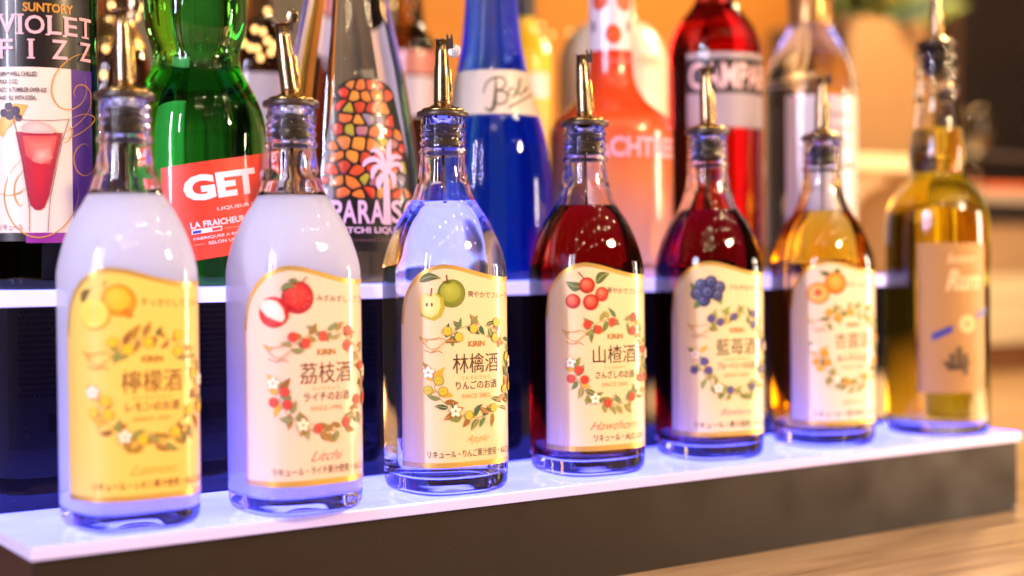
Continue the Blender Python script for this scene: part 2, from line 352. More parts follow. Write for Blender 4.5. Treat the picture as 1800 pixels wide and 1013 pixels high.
def pourer(root, tilt, kind, z0=.2385, rs=1.0):
    """free-flow pourer: cork, collar, domed brass foot, tapered spout with hinge"""
    p = lathe('pourer', [(.0163, .0000), (.0166, .0006), (.0166, .0030), (.0160, .0036), (.0040, .0037)], M_COLLAR, root, 40); p.location = (0, 0, z0)
    def P(o): o.location = (0, 0, 0); return o
    P(lathe('cork', [(.0030, -.0225), (.0096, -.0220), (.0110, -.0205), (.0119, -.0190), (.0119, -.0160), (.0111, -.0150), (.0111, -.0140), (.0120, -.0130), (.0120, -.0095), (.0111, -.0085), (.0111, -.0075), (.0120, -.0065), (.0120, -.0002)], M_RUBBER, p, 32))
    P(lathe('foot', [(.0135, .0037), (.0140, .0044), (.0126, .0056), (.0085, .0066), (.0068, .0078), (.0050, .0080)], M_BRASS, p, 36))
    tx, ty = tilt; ax = Vector((tx, ty, 1)).normalized(); b0 = Vector((0, 0, .0070))
    pr = [(0, .0056), (.004, .0055), (.018, .0053), (.024, .0051), (.0265, .0046), (.034, .0043), (.0425, .0036)]
    tube('spout', [b0+ax*h for h, _ in pr], [r for _, r in pr], M_STEEL, p, 20)
    # folded seam plate on the side of the spout
    side = Vector((.82, -.57, 0)); nrm = ax.cross(side).normalized(); side = nrm.cross(ax).normalized()
    sp = [b0+ax*h+side*(r+.0003) for h, r in ((.003, .0051), (.012, .0050), (.022, .0047), (.0255, .0040))]
    tube('seam', sp, [.0013, .0013, .0012, .0005], M_BRASS, p, 8)
    top = b0+ax*.0425
    lip = lathe('lip', [(.0034, -.0004), (.0058 if kind == 1 else .0044, -.0003), (.0060 if kind == 1 else .0045, .0002), (.0034, .0005)], M_STEEL, p, 24)
    lip.rotation_euler = ax.to_track_quat('Z', 'Y').to_euler(); lip.location = top
    h = box('hinge', (-.0008, -.0018, -.0052), (.0040, .0018, .0008), M_COLLAR if kind != 1 else M_STEEL, p, .0004)
    h.rotation_euler = (0, 0, R(-34)); h.location = top+side*.0034
    if kind != 1:
        for s in (0, 1):
            q = lathe('prong', [(.0008, 0), (.0009, .0010), (.0006, .0026), (.0001, .0036)], M_COLLAR, p, 10); q.location = top+side*(.0036+.0028*s)+Vector((0, 0, .0006))
    if kind == 1:
        f = lathe('flap', [(.0030, -.0003), (.0034, 0), (.0030, .0003)], M_STEEL, p, 20); f.rotation_euler = (R(90), 0, R(-34)); f.location = top+side*.0068+Vector((0, 0, .0035))
        f.scale = (1, 1.45, 1)
    if kind == 2:
        f = lathe('flap', [(.0034, -.0003), (.0038, 0), (.0034, .0003)], pri('flap_steel', (.72, .70, .85), .25, .6), p, 20); f.rotation_euler = (R(80), R(10), R(-34)); f.location = top+side*.0078+Vector((0, 0, -.0068))
        f.scale = (1.1, 1.2, 1)
    tube('air_tube', [(0, 0, -.018), (0.0006, 0, -.040), (.0012, .0004, -.058)], .0010, M_STEEL, p, 8)
    return p

TOPC = smooth_tab([(-.054, .108), (-.0515, .1205), (-.0470, .1290), (-.0395, .1372), (-.0310, .1424), (-.0230, .1446), (-.0150, .1440), (-.005, .1416), (.006, .1388), (.016, .1368), (.025, .1362), (.036, .1372), (.046, .1385), (.054, .1388)], 5)
VB = .0186
def label_top(u):
    for a, b in zip(TOPC, TOPC[1:]):
        if a[0] <= u <= b[0]: return a[1]+(b[1]-a[1])*(u-a[0])/(b[0]-a[0]+1e-9)
    return TOPC[-1][1]
def front_label(root, matl):
    NU, NV = 108, 10; V, F = [], []
    us = [t[0] for t in TOPC] if False else [-.054+.108*i/NU for i in range(NU+1)]
    for sgn, off in ((1, .00026), (0, .00006)):
        for u in us:
            t = label_top(u)
            for j in range(NV+1): V.append(on_body(u, VB+(t-VB)*j/NV, off))
    n1 = (NU+1)*(NV+1)
    for i in range(NU):
        for j in range(NV):
            a = i*(NV+1)+j; F.append((a, a+NV+1, a+NV+2, a+1)); F.append((n1+a, n1+a+1, n1+a+NV+2, n1+a+NV+1))
    lb = mesh('label', V, F, matl, root)
    g = Print(on_body, .00034, .003); w = .0027
    pts = [p for p in TOPC]
    E = []
    for i, p in enumerate(pts):
        a, b = pts[max(i-1, 0)], pts[min(i+1, len(pts)-1)]; d = math.dist(a, b); nx, ny = (b[1]-a[1])/d, -(b[0]-a[0])/d
        E.append((p, (p[0]+nx*w, p[1]+ny*w)))
    c = (.95, .60, .16)
    for i in range(len(pts)-1):
        g.tri(E[i][1], E[i+1][1], E[i][0], c); g.tri(E[i+1][1], E[i+1][0], E[i][0], c)
    g.build('gold_border', lb, M_FOIL); g = Print(on_body, .00034, .003)
    for i in range(36):
        u0, u1 = -.054+.003*i, -.051+.003*i; g.tri((u0, VB), (u1, VB), (u0, VB+.0034), c); g.tri((u1, VB), (u1, VB+.0034), (u0, VB+.0034), c)
    g.build('gold_border', lb, M_FOIL)
    return lb
GRN, OLV, BRN, GLD, DGR = '#5b7a4a', '#8f8f4a', '#96652f', '#d9a832', '#2f5a3a'
def fruit_ball(P, u, v, a, b, base, edge, hi, rot=0):
    P.ell(u, v, a, b, edge, base, .1, .1, rot); P.ell(u-.1*a, v+.12*b, a*.72, b*.72, base, hi, -.25, .3, rot)
mm = .001
def fruit_art(P, kind):
    k = mm
    if kind == 'lemon':
        fruit_ball(P, -17*k, 127*k, 9.4*k, 8.6*k, '#f5b52c', '#e8861e', '#f8c648', R(-25)); P.ell(-12.5*k, 120*k, 3*k, 2.2*k, '#e0701e', '#e8861e', rot=R(-40))
        P.ell(-30*k, 119.5*k, 8.8*k, 8.6*k, '#f0a030', '#f6cf4a', rot=R(-20)); P.ell(-30.8*k, 120.3*k, 7.9*k, 7.7*k, '#f7d65a', '#f4c844')
        P.leaf(-38*k, 126*k, R(48), 10*k, 5*k, '#6b5a26', '#8a7a3a'); P.line([(-25*k, 134*k), (-24*k, 138*k)], .7*k, '#a8762a')
    elif kind == 'litchi':
        fruit_ball(P, -17*k, 126.5*k, 9.6*k, 9.4*k, '#d8262a', '#a81030', '#e8504a')
        rr = random.Random(3)
        for i in range(60):
            t, q = rr.random()*6.28, rr.random()**.5; P.ell(-17*k+8.8*k*q*math.cos(t), 126.5*k+8.6*k*q*math.sin(t), .35*k, .35*k, '#f07a6a' if i % 2 else '#a01028', n=6)
        P.ell(-31*k, 118.5*k, 8.6*k, 8.8*k, '#c01c24', '#e0342c', rot=R(-20))
        P.fan([(-31*k+x*k, 118.5*k+y*k) for x, y in ((-8, 2), (-6.5, 6.3), (-2, 7.2), (2.4, 6), (5.6, 1.6), (6.4, -3.4), (5, -5.8), (1, -4.6), (-3.6, -2.4))], '#f3d6c8', '#f8e8e0')
        P.leaf(-27*k, 131*k, R(12), 9*k, 4*k, '#6a7048', '#b0a870'); P.leaf(-23*k, 136*k, R(-12), 7*k, 3*k, '#707850'); P.line([(-15*k, 135*k), (-12*k, 138.5*k)], .8*k, '#a83040')
    elif kind == 'apple':
        fruit_ball(P, -16.5*k, 126.5*k, 9.2*k, 8.8*k, '#94992e', '#6d7426', '#b8b84c'); P.ell(-19.5*k, 133.5*k, 3*k, 1*k, '#6d7426', '#565a1e')
        P.fan([(-29.5*k+x*k*1.05, 119*k+y*k*1.05) for x, y in ((-7.6, 1), (-6.2, 5.6), (-2.6, 7.4), (0, 6.4), (3.4, 7.6), (7.2, 4.2), (8, -1), (6, -6), (2, -8.8), (-2, -7.8), (-6, -6))], '#b8a832', '#c8b83c')
        P.fan([(-30.4*k+x*k, 119.6*k+y*k) for x, y in ((-7.2, 1), (-5.8, 5.4), (-2.6, 7), (0, 5.8), (3, 7), (6.2, 4), (6.8, -1), (5, -5.6), (1.4, -7.6), (-2, -7), (-5.6, -5))], '#ecd278', '#f6e49c')
        for x in (-32, -29): P.ell(x*k, 119.8*k, .7*k, 1.2*k, '#7a4a1c')
        P.line([(-29.6*k, 125*k), (-29*k, 130*k)], .7*k, '#8a4a28'); P.line([(-19.5*k, 133.5*k), (-20*k, 138*k)], .8*k, '#7a3a28')
        P.leaf(-37*k, 134*k, R(8), 14*k, 5.6*k, '#55602c', '#9a9a58')
    elif kind == 'hawthorn':
        P.leaf(-22*k, 129*k, R(165), 13*k, 7*k, '#5c6a30', '#98a060'); P.leaf(-14*k, 130.5*k, R(32), 13*k, 7*k, '#4c5c28', '#98a060')
        for x, y, r in ((-20, 129.5, 5.4), (-9.5, 123.5, 4.9), (-29.5, 119, 5), (-17.5, 118.3, 5.4)): fruit_ball(P, x*k, y*k, r*k, r*k, '#d8402a', '#a81c1c', '#f08060')
        P.line([(-22*k, 134*k), (-26*k, 138.5*k)], .8*k, '#8a3a28')
    elif kind == 'blueberry':
        P.leaf(-28*k, 124*k, R(140), 9*k, 5*k, '#5c7a3c'); P.leaf(-16*k, 119*k, R(-60), 7*k, 5*k, '#7a8a44'); P.leaf(-29*k, 117*k, R(-120), 7*k, 5*k, '#6a8a40')
        for x, y, r in ((-27, 128, 4.4), (-20, 130, 4.6), (-13.5, 126, 4.6), (-30, 121.5, 4.6), (-15.5, 120.5, 4.2), (-25, 116.5, 4.2), (-22.5, 122.5, 5)):
            fruit_ball(P, x*k, y*k, r*k, r*k, '#3e4278', '#262650', '#7078a8'); P.ell(x*k, y*k, r*.25*k, r*.25*k, '#22244a')
    else:
        fruit_ball(P, -15*k, 127*k, 9.2*k, 8.6*k, '#e88a24', '#c8601a', '#f6b050'); P.ell(-29*k, 119.5*k, 8.8*k, 8.4*k, '#e07a1c', '#ee9a34'); P.ell(-29*k, 119.5*k, 6.8*k, 6.4*k, '#f2b050', '#f6c06a')
        P.ell(-29*k, 120*k, 2.8*k, 2.8*k, '#c8481c', '#d8602a'); P.leaf(-20*k, 134.5*k, R(165), 8*k, 4*k, '#3c5428'); P.leaf(-17*k, 135*k, R(10), 7*k, 4*k, '#4c6430')
def wreath(P, cols, berry, rim, seed, leaf=(8.4, 3.7)):
    rr = random.Random(seed); CU, CV, RR = .0, .078, .029
    spots = {20: 1, 62: 2, 98: 1, 128: 2, 203: 3, 262: 1, 232: 0, 303: 1, 340: 2}
    for a0, a1 in ((25, 75), (84, 132), (190, 228), (238, 285), (296, 350)):
        P.line([(CU+RR*math.cos(R(a0+(a1-a0)*i/8))+.0008*math.sin(i*2.1), CV+RR*math.sin(R(a0+(a1-a0)*i/8))) for i in range(9)], .00035, '#9a6a3a')
    n = 62
    for i in range(n):
        th = R(i*360/n+rr.uniform(-2, 2)); dg = math.degrees(th) % 360
        if 143 < dg < 176: continue
        io = 1 if i % 2 else -1
        r0 = RR+io*.0006; sx = rr.choice((-1, 1)); a = th+(0 if io > 0 else math.pi)+sx*R(rr.uniform(28, 62))
        L = leaf[0]*mm*rr.uniform(.75, 1.15); c = rr.choice(cols)
        if 176 < dg < 215 and rr.random() < .6: c = GLD  # gloss reflection on the left leaves, put into their colour as gold
        P.leaf(CU+r0*math.cos(th), CV+r0*math.sin(th), a, L, leaf[1]*mm*rr.uniform(.8, 1.15), c, '#d8b070' if rr.random() < .45 else None, rr.uniform(-.14, .14))
    for dg, k in spots.items():
        for j in range(k):
            rq = RR+(.0042 if j % 2 else -.0032)*(1 if k > 1 else .6)+rr.uniform(-.001, .001); t = R(dg+(j-k/2)*8)
            u, v = CU+rq*math.cos(t), CV+rq*math.sin(t); P.ell(u, v, .0029, .0030, rim, n=14); P.ell(u, v, .0026, .0027, berry, n=14)
    for dg, rq in ((180, .0315), (238, .0285), (8, .031)):
        t = R(dg); u, v = CU+rq*math.cos(t), CV+rq*math.sin(t)
        for s_, c in ((1.0, '#b07038'), (.86, '#fbead2')):
            for j in range(5): P.ell(u+.0021*math.cos(j*1.2566+.3), v+.0021*math.sin(j*1.2566+.3), .0021*s_, .0015*s_, c, rot=j*1.2566+.3, n=12)
        P.ell(u, v, .0008, .0008, '#c07838', n=8)
    b = [(-37, 100), (-33.5, 98.5), (-29, 98.6), (-25, 99.4), (-22.5, 98.8), (-21, 97.2), (-23, 95.5), (-26, 93), (-30, 92.6), (-33, 95), (-37, 100)]
    P.curve([(x*mm, y*mm) for x, y in b], .00042, '#b87a34', k=4); P.fan([(-37.5*mm, 100.5*mm), (-33*mm, 98.6*mm), (-32*mm, 96*mm)], GLD)
    P.curve([(-34*mm, 92*mm), (-30*mm, 90.5*mm), (-26*mm, 91.5*mm), (-23*mm, 90*mm)], .0005, '#a8662e', k=4)
BOTTLES = [
    dict(n='lemon', x=.0657, y=.0349, rot=0, kanji='檸檬酒', furi='れいもんちゅう', sub='レモンのお酒', slo='すっきりしてフルーティー', eng='Lemon', since='SINCE 1997', bot='リキュール・レモン果汁使用・ALC.12%', ink='#7a4424', ecol='#e8a83a', pap=(.94, .61, .13),
         cols=(OLV, BRN, '#7a6a34', '#a8802e'), berry='#f2c02e', rim='#d89a28', tilt=(-.02, 0), kind=1, lab='bottle of cloudy white lemon liqueur with a yellow label'),
    dict(n='litchi', x=.1638, y=.0259, rot=4, kanji='茘枝酒', furi='らいちちゅう', sub='ライチのお酒', slo='みずみずしくてフルーティー', eng='Litchi', since='SINCE 1995', bot='リキュール・ライチ果汁使用・ALC.12%', ink='#6a3034', ecol='#d03850', pap=(.82, .62, .50),
         cols=('#7c8a66', '#8a8a5c', BRN, '#94703a'), berry='#d2483c', rim='#b03a34', tilt=(-.11, .06), kind=1, lab='bottle of cloudy litchi liqueur with red litchis on its pale pink label'),
    dict(n='apple', x=.2750, y=.0353, rot=.5, kanji='林檎酒', furi='りんちんちゅう', sub='りんごのお酒', slo='爽やかでフルーティー', eng='Apple', since='SINCE 2002', bot='リキュール・りんご果汁使用・ALC.12%', ink='#4a2c20', ecol='#b8a032', pap=(.83, .65, .38),
         cols=(DGR, GRN, BRN, '#7a8242', '#a06a2c'), berry='#cdb838', rim='#8a7a28', tilt=(0, 0), kind=2, lab='bottle of clear apple liqueur with green apples on its cream label'),
    dict(n='hawthorn', x=.3956, y=.0434, rot=-6, kanji='山楂酒', furi='さんざちゅう', sub='さんざしのお酒', slo='華やかでフルーティー', eng='Hawthorn', since='SINCE 2001', bot='リキュール・ALC.12%', ink='#4a3020', ecol='#d06a50', pap=(.83, .65, .37),
         cols=(GRN, '#6a7a3e', OLV, '#8a8a34'), berry='#d8442c', rim='#b83424', tilt=(-.035, .02), kind=3, lab='bottle of dark red hawthorn liqueur with red berries on its label'),
    dict(n='blueberry', x=.5144, y=.0496, rot=-9, kanji='藍苺酒', furi='らんめいちゅう', sub='ブルーベリーのお酒', slo='さわやかでフルーティー', eng='Blueberry', since='SINCE 2003', bot='リキュール・果汁使用・ALC.12%', ink='#50402c', ecol='#8a7a90', pap=(.83, .65, .37),
         cols=(OLV, '#8a9a4a', '#a89a3a', '#6a7a3a'), berry='#5a5088', rim='#40386a', tilt=(-.03, .015), kind=3, lab='bottle of deep purple blueberry liqueur with blue berries on its label'),
    dict(n='apricot', x=.6340, y=.0491, rot=-8, kanji='杏露酒', furi='しんるちゅう', sub='あんずのお酒', slo='甘ずっぱくフルーティー', eng='Apricot', since='SINCE 1969', bot='リキュール・果汁使用・ALC.14%', ink='#7a5a34', ecol='#d8a050', pap=(.82, .67, .48),
         cols=('#5a7040', OLV, '#8a8a4a'), berry='#e89a2c', rim='#c87a20', tilt=(0, 0), kind=3, lab='bottle of orange apricot liqueur with orange fruit on its label'),
]
def milk(name, col):
    M, nt, N, L, b = mat(name)
    b.inputs['Base Color'].default_value = (*col, 1); b.inputs['Subsurface Weight'].default_value = 1
    b.inputs['Subsurface Radius'].default_value = (1, 1, 1); b.inputs['Subsurface Scale'].default_value = .04
    b.inputs['Roughness'].default_value = .5; b.inputs['IOR'].default_value = 1.34; b.inputs['Specular IOR Level'].default_value = .0
    b.inputs['Coat Weight'].default_value = 1; b.inputs['Coat Roughness'].default_value = .012; b.inputs['Coat IOR'].default_value = 1.7
    tr = N.new('ShaderNodeBsdfTranslucent'); tr.inputs[0].default_value = (.97, .97, 1, 1)
    mx = N.new('ShaderNodeMixShader'); mx.inputs[0].default_value = .48
    L.new(b.outputs[0], mx.inputs[1]); L.new(tr.outputs[0], mx.inputs[2]); L.new(mx.outputs[0], N['Material Output'].inputs['Surface']); return M
LIQ = [milk('cloudy_lemon', (.69, .73, 1.0)), milk('cloudy_litchi', (.69, .73, 1.0)), glassy('clear_liqueur', 1.34, (1, 1, 1), (.3, .5, 1.5), 0),
       glassy('hawthorn_red', 1.34, sig=(25, 130, 130), rough=0), glassy('blueberry_purple', 1.34, sig=(30, 150, 115), rough=0), glassy('apricot_orange', 1.34, sig=(2.2, 15, 80), rough=0)]
M_BACKP = paper('back_label_paper', (.62, .58, .52))
g0 = None
def back_label(root):
    H = PER/2; V, F = [], []; n = 24
    f = lambda u, v, off: on_body((u+H) if u < 0 else (u-H), v, off)        # u from the back centre, seen from behind
    for i in range(n+1):
        for v in (.030, .122): V.append(f(-.030+.060*i/n, v, .0002))
    for i in range(n): F.append((2*i, 2*i+2, 2*i+3, 2*i+1))
    lb = mesh('back_label', V, F, M_BACKP, root)
    P = Print(f, .00026, .003); rr = random.Random(5)
    for r in range(15):
        x = -.026
        while x < .022:
            w = rr.uniform(.0010, .0019); P.quad(x, .116-.0038*r, x+w, .1178-.0038*r, '#3a302c'); x += w+rr.uniform(.0005, .0011)
    x = -.022
    while x < .006:
        w = rr.choice((.0004, .0008, .0012)); P.quad(x, .040, x+w, .052, '#201814'); x += w+rr.choice((.0004, .0008))
    P.text('1 067582', -.008, .0376, .0026, '#201814', xs=1.4); P.build('small_print', lb)
for i, b in enumerate(BOTTLES):
    root = tag(empty('liqueur_bottle', (b['x'], b['y'], .0004), R(b['rot'])), b['lab'], 'bottle', 'fruit liqueur bottles on the lower step')
    lev = (.1853, .1858, .1845, .1836, .182, .183)[i]
    if i < 2:                             # cloudy drink fills the wall to wall body; clear glass shows at the foot and the neck
        hl = next(a[1]+(c[1]-a[1])*(lev-a[0])/(c[0]-a[0]) for a, c in zip(OUT, OUT[1:]) if a[0] <= lev < c[0])
        g = rings('glass', [sq_ring(*arc(hw, z), z) for z, hw in [(lev+.0002, hl-.0001)]+[q for q in OUT if q[0] > lev+.001]] + [sq_ring(*arc(hw, z), z) for z, hw in reversed([(lev+.0003, hl-.0030)]+[q for q in INN if q[0] > lev+.002])]
                  + [sq_ring(*arc(hl-.0001, lev+.0002), lev+.0002)], M_GLASS, root, False, False)
        foot = [q for q in OUT if q[0] < .0140]+[(.0120, .0399)]
        rings('glass_foot', [sq_ring(*arc(hw, z), z) for z, hw in foot]+[sq_ring(*arc(hw, z), z) for z, hw in ((.0119, .039), (.0112, .0365), (.0108, .031), (.0112, .022), (.0116, .010))], M_GLASS, root)
        lq = rings('liquid', [sq_ring(*arc(hw, z), z) for z, hw in [(.0117, .010), (.0113, .022), (.0109, .031), (.0113, .0364), (.0122, .0389), (.0130, .03985)]+[q for q in OUT if .02 < q[0] < lev-.001]+[(lev, hl), (lev, hl-.002), (lev-.0004, hl*.5)]], LIQ[i], root)
    elif g0 is None: g = rings('glass', glass_mesh(), M_GLASS, root); g0 = g.data
    else: g = link('glass', g0, root)
    if i > 1: lq = rings('liquid', liquid_rings(lev), LIQ[i], root)
    lb = front_label(root, paper(b['n']+'_label_paper', b['pap']))
    P = Print(on_body, .00036, .0024); fruit_art(P, b['n']); P.build('fruit_print', lb)
    P = Print(on_body, .00036, .0024); wreath(P, b['cols'], b['berry'], b['rim'], 11+i); P.build('wreath_print', lb)
    P = Print(on_body, .00042, .0024); ink = b['ink']
    P.text('KIRIN', .0005, .0950, .0036, '#a8702a', bold=.03, xs=1.02)
    P.text(b['kanji'], 0, 0, 0, ink, box=(-.0165, .0770, .0175, .0892))
    P.text(b['furi'], 0, .0742, .0025, '#c89a4a', space=1.25)
    n = len(b['sub']); P.text(b['sub'], 0, 0, 0, ink, bold=.004, box=(-.0145 if n < 8 else -.016, .0668, .016, .0722))
    P.text(b['since'], 0, .0628, .0026, '#c8924a', xs=1.05, space=1.1)
    P.text(b['eng'], .0005, .0355, .0058, b['ecol'], shear=.62, xs=1.05, bold=-.014)
    n = len(b['bot']); w = .0640 if n > 16 else .04
    P.text(b['bot'], 0, 0, 0, ink, box=(-.0325 if n > 14 else -.016, .0249, .0330 if n > 14 else .024, .0297))
    P.build('lettering', lb)
    Q = Print(on_body, .00042, .0024); Q.text(b['slo'], -.0055, 0, .0041, ink, 'L', xs=.96)
    Q.warp(lambda p: (p[0], p[1]+.1262-.09*(p[0]+.0055)+1.3*max(p[0]+.0055, 0)**2)); Q.build('slogan', lb)
    back_label(root)
    pourer(root, b['tilt'], b['kind'])

# ------------------------------------------------------------------ round bottles: profile from the outline seen in the photograph
class Round:
    """a round bottle whose axis stands at pixel column xc on depth Y; tab = outline rows (y, half width) in pixels"""
    def __init__(s, name, label, xc, Y, tab, matl, base=Z2, turn=0, group=None, seg=4, cat='bottle', yref=300, ribs=None):
        c = at(xc, yref, Y); s.c = Vector((c.x, Y, base)); d = depth((c.x, Y, .2)); s.k = d/FPX
        v = Vector((CAM.x-c.x, CAM.y-Y)); s.phi = math.atan2(v.x, -v.y)+R(turn)
        rows = sorted([(at(xc, y, Y).z-base, h*s.k) for y, h in tab])
        rows = [r for r in rows if r[0] > .012]; r0 = rows[0][1]
        rows = [(.012, r0)] + rows
        s.prof = smooth_tab(rows, seg)
        if ribs:                         # fine moulded rings around the neck
            z0, z1 = at(xc, ribs[0], Y).z-base, at(xc, ribs[1], Y).z-base; N_ = 34*8
            lo = [q for q in s.prof if q[0] < z0]; up_ = [q for q in s.prof if q[0] > z1]
            s.prof = lo + [(z0+(z1-z0)*i_/N_, s.r(z0+(z1-z0)*i_/N_)+.00035*math.sin(i_*math.pi/4)) for i_ in range(N_+1)] + up_
        bot = [(r0*.55, .004), (r0*.80, .0012), (r0*.88, .0002), (r0*.95, .0012), (r0*.985, .004), (r0, .008)]
        s.full = bot + [(r, z) for z, r in s.prof]
        s.root = empty(name, (c.x, Y, base+.0003), s.phi); tag(s.root, label, cat, group)
        s.body = lathe('glass', s.full, matl, s.root, 72)
    def r(s, z):
        P = s.prof
        if z <= P[0][0]: return P[0][1]
        for a, b in zip(P, P[1:]):
            if a[0] <= z <= b[0]: return a[1]+(b[1]-a[1])*(z-a[0])/(b[0]-a[0]+1e-9)
        return P[-1][1]
    def on(s, u, v, off):                # u = angle times 40 mm, v = height above the foot
        a = u/.04; q = s.r(v)+off; return (q*math.sin(a), -q*math.cos(a), v)
    def uv(s, x, y):                     # pixel -> surface coordinates on the near side
        d = ray(x, y); dx, dy = d.x, d.y; ox, oy = CAM.x-s.c.x, CAM.y-s.c.y; z = .15
        for _ in range(12):
            q = s.r(z); A = dx*dx+dy*dy; B = ox*dx+oy*dy; C = ox*ox+oy*oy-q*q; disc = max(B*B-A*C, 0)
            t = (-B-math.sqrt(disc))/A; z = CAM.z+d.z*t-s.c.z
        px, py = ox+dx*t, oy+dy*t; a = math.atan2(px, -py)-s.phi
        return (a*.04, z)
    def bx(s, x0, y0, x1, y1):           # pixel box -> (u0, v0, u1, v1)
        a, b = s.uv(x0, (y0+y1)/2), s.uv(x1, (y0+y1)/2); m_ = (x0+x1)/2
        return (a[0], s.uv(m_, y1)[1], b[0], s.uv(m_, y0)[1])
    def patch(s, name, u0, v0, u1, v1, matl, off=.0003, parent=None, n=40, top=None, bot=None, m=8):
        V, F = [], []
        for i in range(n+1):
            u = u0+(u1-u0)*i/n; vb = bot(u) if bot else v0; vt = top(u) if top else v1
            for j in range(m+1): V.append(s.on(u, vb+(vt-vb)*j/m, off))
        for i in range(n):
            for j in range(m): a = i*(m+1)+j; F.append((a, a+m+1, a+m+2, a+1))
        return mesh(name, V, F, matl, parent or s.root)
def cap(B, r, z0, z1, matl): return lathe('cap', [(r*.96, z0), (r, z0+.001), (r, z1-.002), (r*.93, z1)], matl, B.root, 40)

# violet bottle
B = Round('tall_bottle', 'dark bottle with white and purple label showing a red iced drink', 65, .170,
          [(500, 106), (480, 107), (300, 107), (60, 107), (0, 107), (-40, 104), (-80, 88), (-110, 62), (-140, 44), (-180, 38), (-260, 36)], glassy('violet_liqueur', 1.4, sig=(70, 55, 60)), turn=4, group='liqueur bottles on the upper step')
cap(B, 37*B.k, B.full[-1][1]-.002, B.full[-1][1]+.03, M_COLLAR)
u = lambda x, y: B.uv(x, y)
ul = B.uv(-30, 300)[0]
blk = B.patch('black_label', ul, B.uv(60, 425)[1], B.uv(160, 300)[0], B.uv(60, -60)[1], pri('black_label_paper', (.012, .008, .009), .35, coat=.3))
v_top = B.uv(60, 119)[1]; v_bot = B.uv(60, 410)[1]; u_m = B.uv(126, 260)[0]; u_r = B.uv(161, 260)[0]
wp = B.patch('picture_label', ul, v_bot, u_m, v_top, paper('pale_label_paper', (.80, .68, .58)), .0005)
P = Print(B.on, .0005, .004); P.quad(u_m, B.uv(140, 405)[1], u_r, v_top, '#4a1a8a'); P.quad(B.uv(46, 420)[0], B.uv(80, 428)[1], B.uv(118, 420)[0], v_bot, '#8a1f8f'); P.build('purple_panel', B.root)
P = Print(B.on, .0007, .003)
P.text('SUNTORY', 0, 0, 0, '#c8882c', bold=.03, box=B.bx(40, 7, 127, 23))
for ch, x0, y0, x1, y1 in (('V', -1, 27, 28, 61), ('I', 32, 27, 39, 60), ('O', 44, 28, 78, 61), ('L', 83, 30, 107, 62), ('E', 112, 32, 134, 65), ('T', 137, 34, 157, 68),
                           ('F', -1, 70, 24, 103), ('I', 51, 71, 58, 103), ('Z', 90, 72, 117, 106), ('Z', 137, 77, 156, 110)):
    P.text(ch, 0, 0, 0, '#e8b0b8', bold=.012, box=B.bx(x0, y0, x1, y1))
    w = (x1-x0); ser = {'I': [(x0-3, x1+3, y0), (x0-3, x1+3, y1)], 'V': [(x0-2, x0+8, y0), (x1-8, x1+2, y0)], 'T': [((x0+x1)/2-6, (x0+x1)/2+6, y1)], 'L': [(x0-3, x0+8, y0), (x0-3, x0+4, y1)],
                        'E': [(x0-3, x0+4, y0), (x0-3, x0+4, y1)], 'F': [(x0-3, x0+4, y0), (x0-3, x0+9, y1)], 'Z': [], 'O': []}[ch]
    for a, b_, yy in ser: q = B.bx(a, yy-1.4, b_, yy+1.4); P.quad(*q, '#e8b0b8')
for i, (t, x1) in enumerate((('SERVE WELL CHILLED', 65), ('POUR 2 OZ.', 32), ('INTO A TUMBLER OVER ICE', 81), ('AND FILL WITH SODA.', 64))):
    y = 127+14*i; P.text(t, 0, 0, 0, '#3a1c1c', bold=.02, box=B.bx(1, y, x1, y+8))
P.text('リキュール', 0, 0, 0, '#8a2a4a', box=B.bx(1, 395, 41, 406)); P.build('lettering', wp)
P = Print(B.on, .00075, .003)
pc = lambda *a: [B.uv(x, y) for x, y in a]
P.fan(pc((0, 215), (10, 190), (28, 183), (50, 186), (40, 205), (18, 225), (6, 243), (0, 238)), '#e8a040', '#f2c270')
for x, y, r_ in ((8, 200, 7), (16, 188, 7), (18, 204, 8), (28, 196, 8), (33, 208, 6)): q = B.uv(x, y); P.ell(q[0], q[1], r_*B.k, r_*B.k, '#281430', '#3c1f44')
P.fan(pc((28, 233), (109, 235), (103, 262), (95, 300), (86, 345), (78, 366), (70, 371), (62, 370), (54, 362), (47, 335), (40, 290)), '#a01838', '#c81f34')
P.fan(pc((40, 240), (100, 240), (96, 262), (88, 290), (62, 288), (46, 275)), '#c84848', '#f08a78'); P.fan(pc((60, 262), (88, 258), (92, 280), (72, 290), (56, 284)), '#e87068', '#f8b0a0')
P.fan(pc((40, 234), (38, 224), (48, 216), (66, 213), (86, 220), (98, 232), (92, 236), (60, 236)), '#e8a8a0', '#f4c8c0')
P.line(pc((24, 210), (34, 248), (42, 300), (50, 350), (52, 372), (52, 408)), .0004, '#7a3038'); P.line(pc((120, 211), (108, 250), (98, 300), (88, 350), (86, 372), (84, 408)), .0004, '#7a3038')
P.line(pc((24, 210), (60, 213), (90, 213), (120, 211)), .0004, '#a07070'); P.build('drink_picture', wp)
P = Print(B.on, .0009, .003)
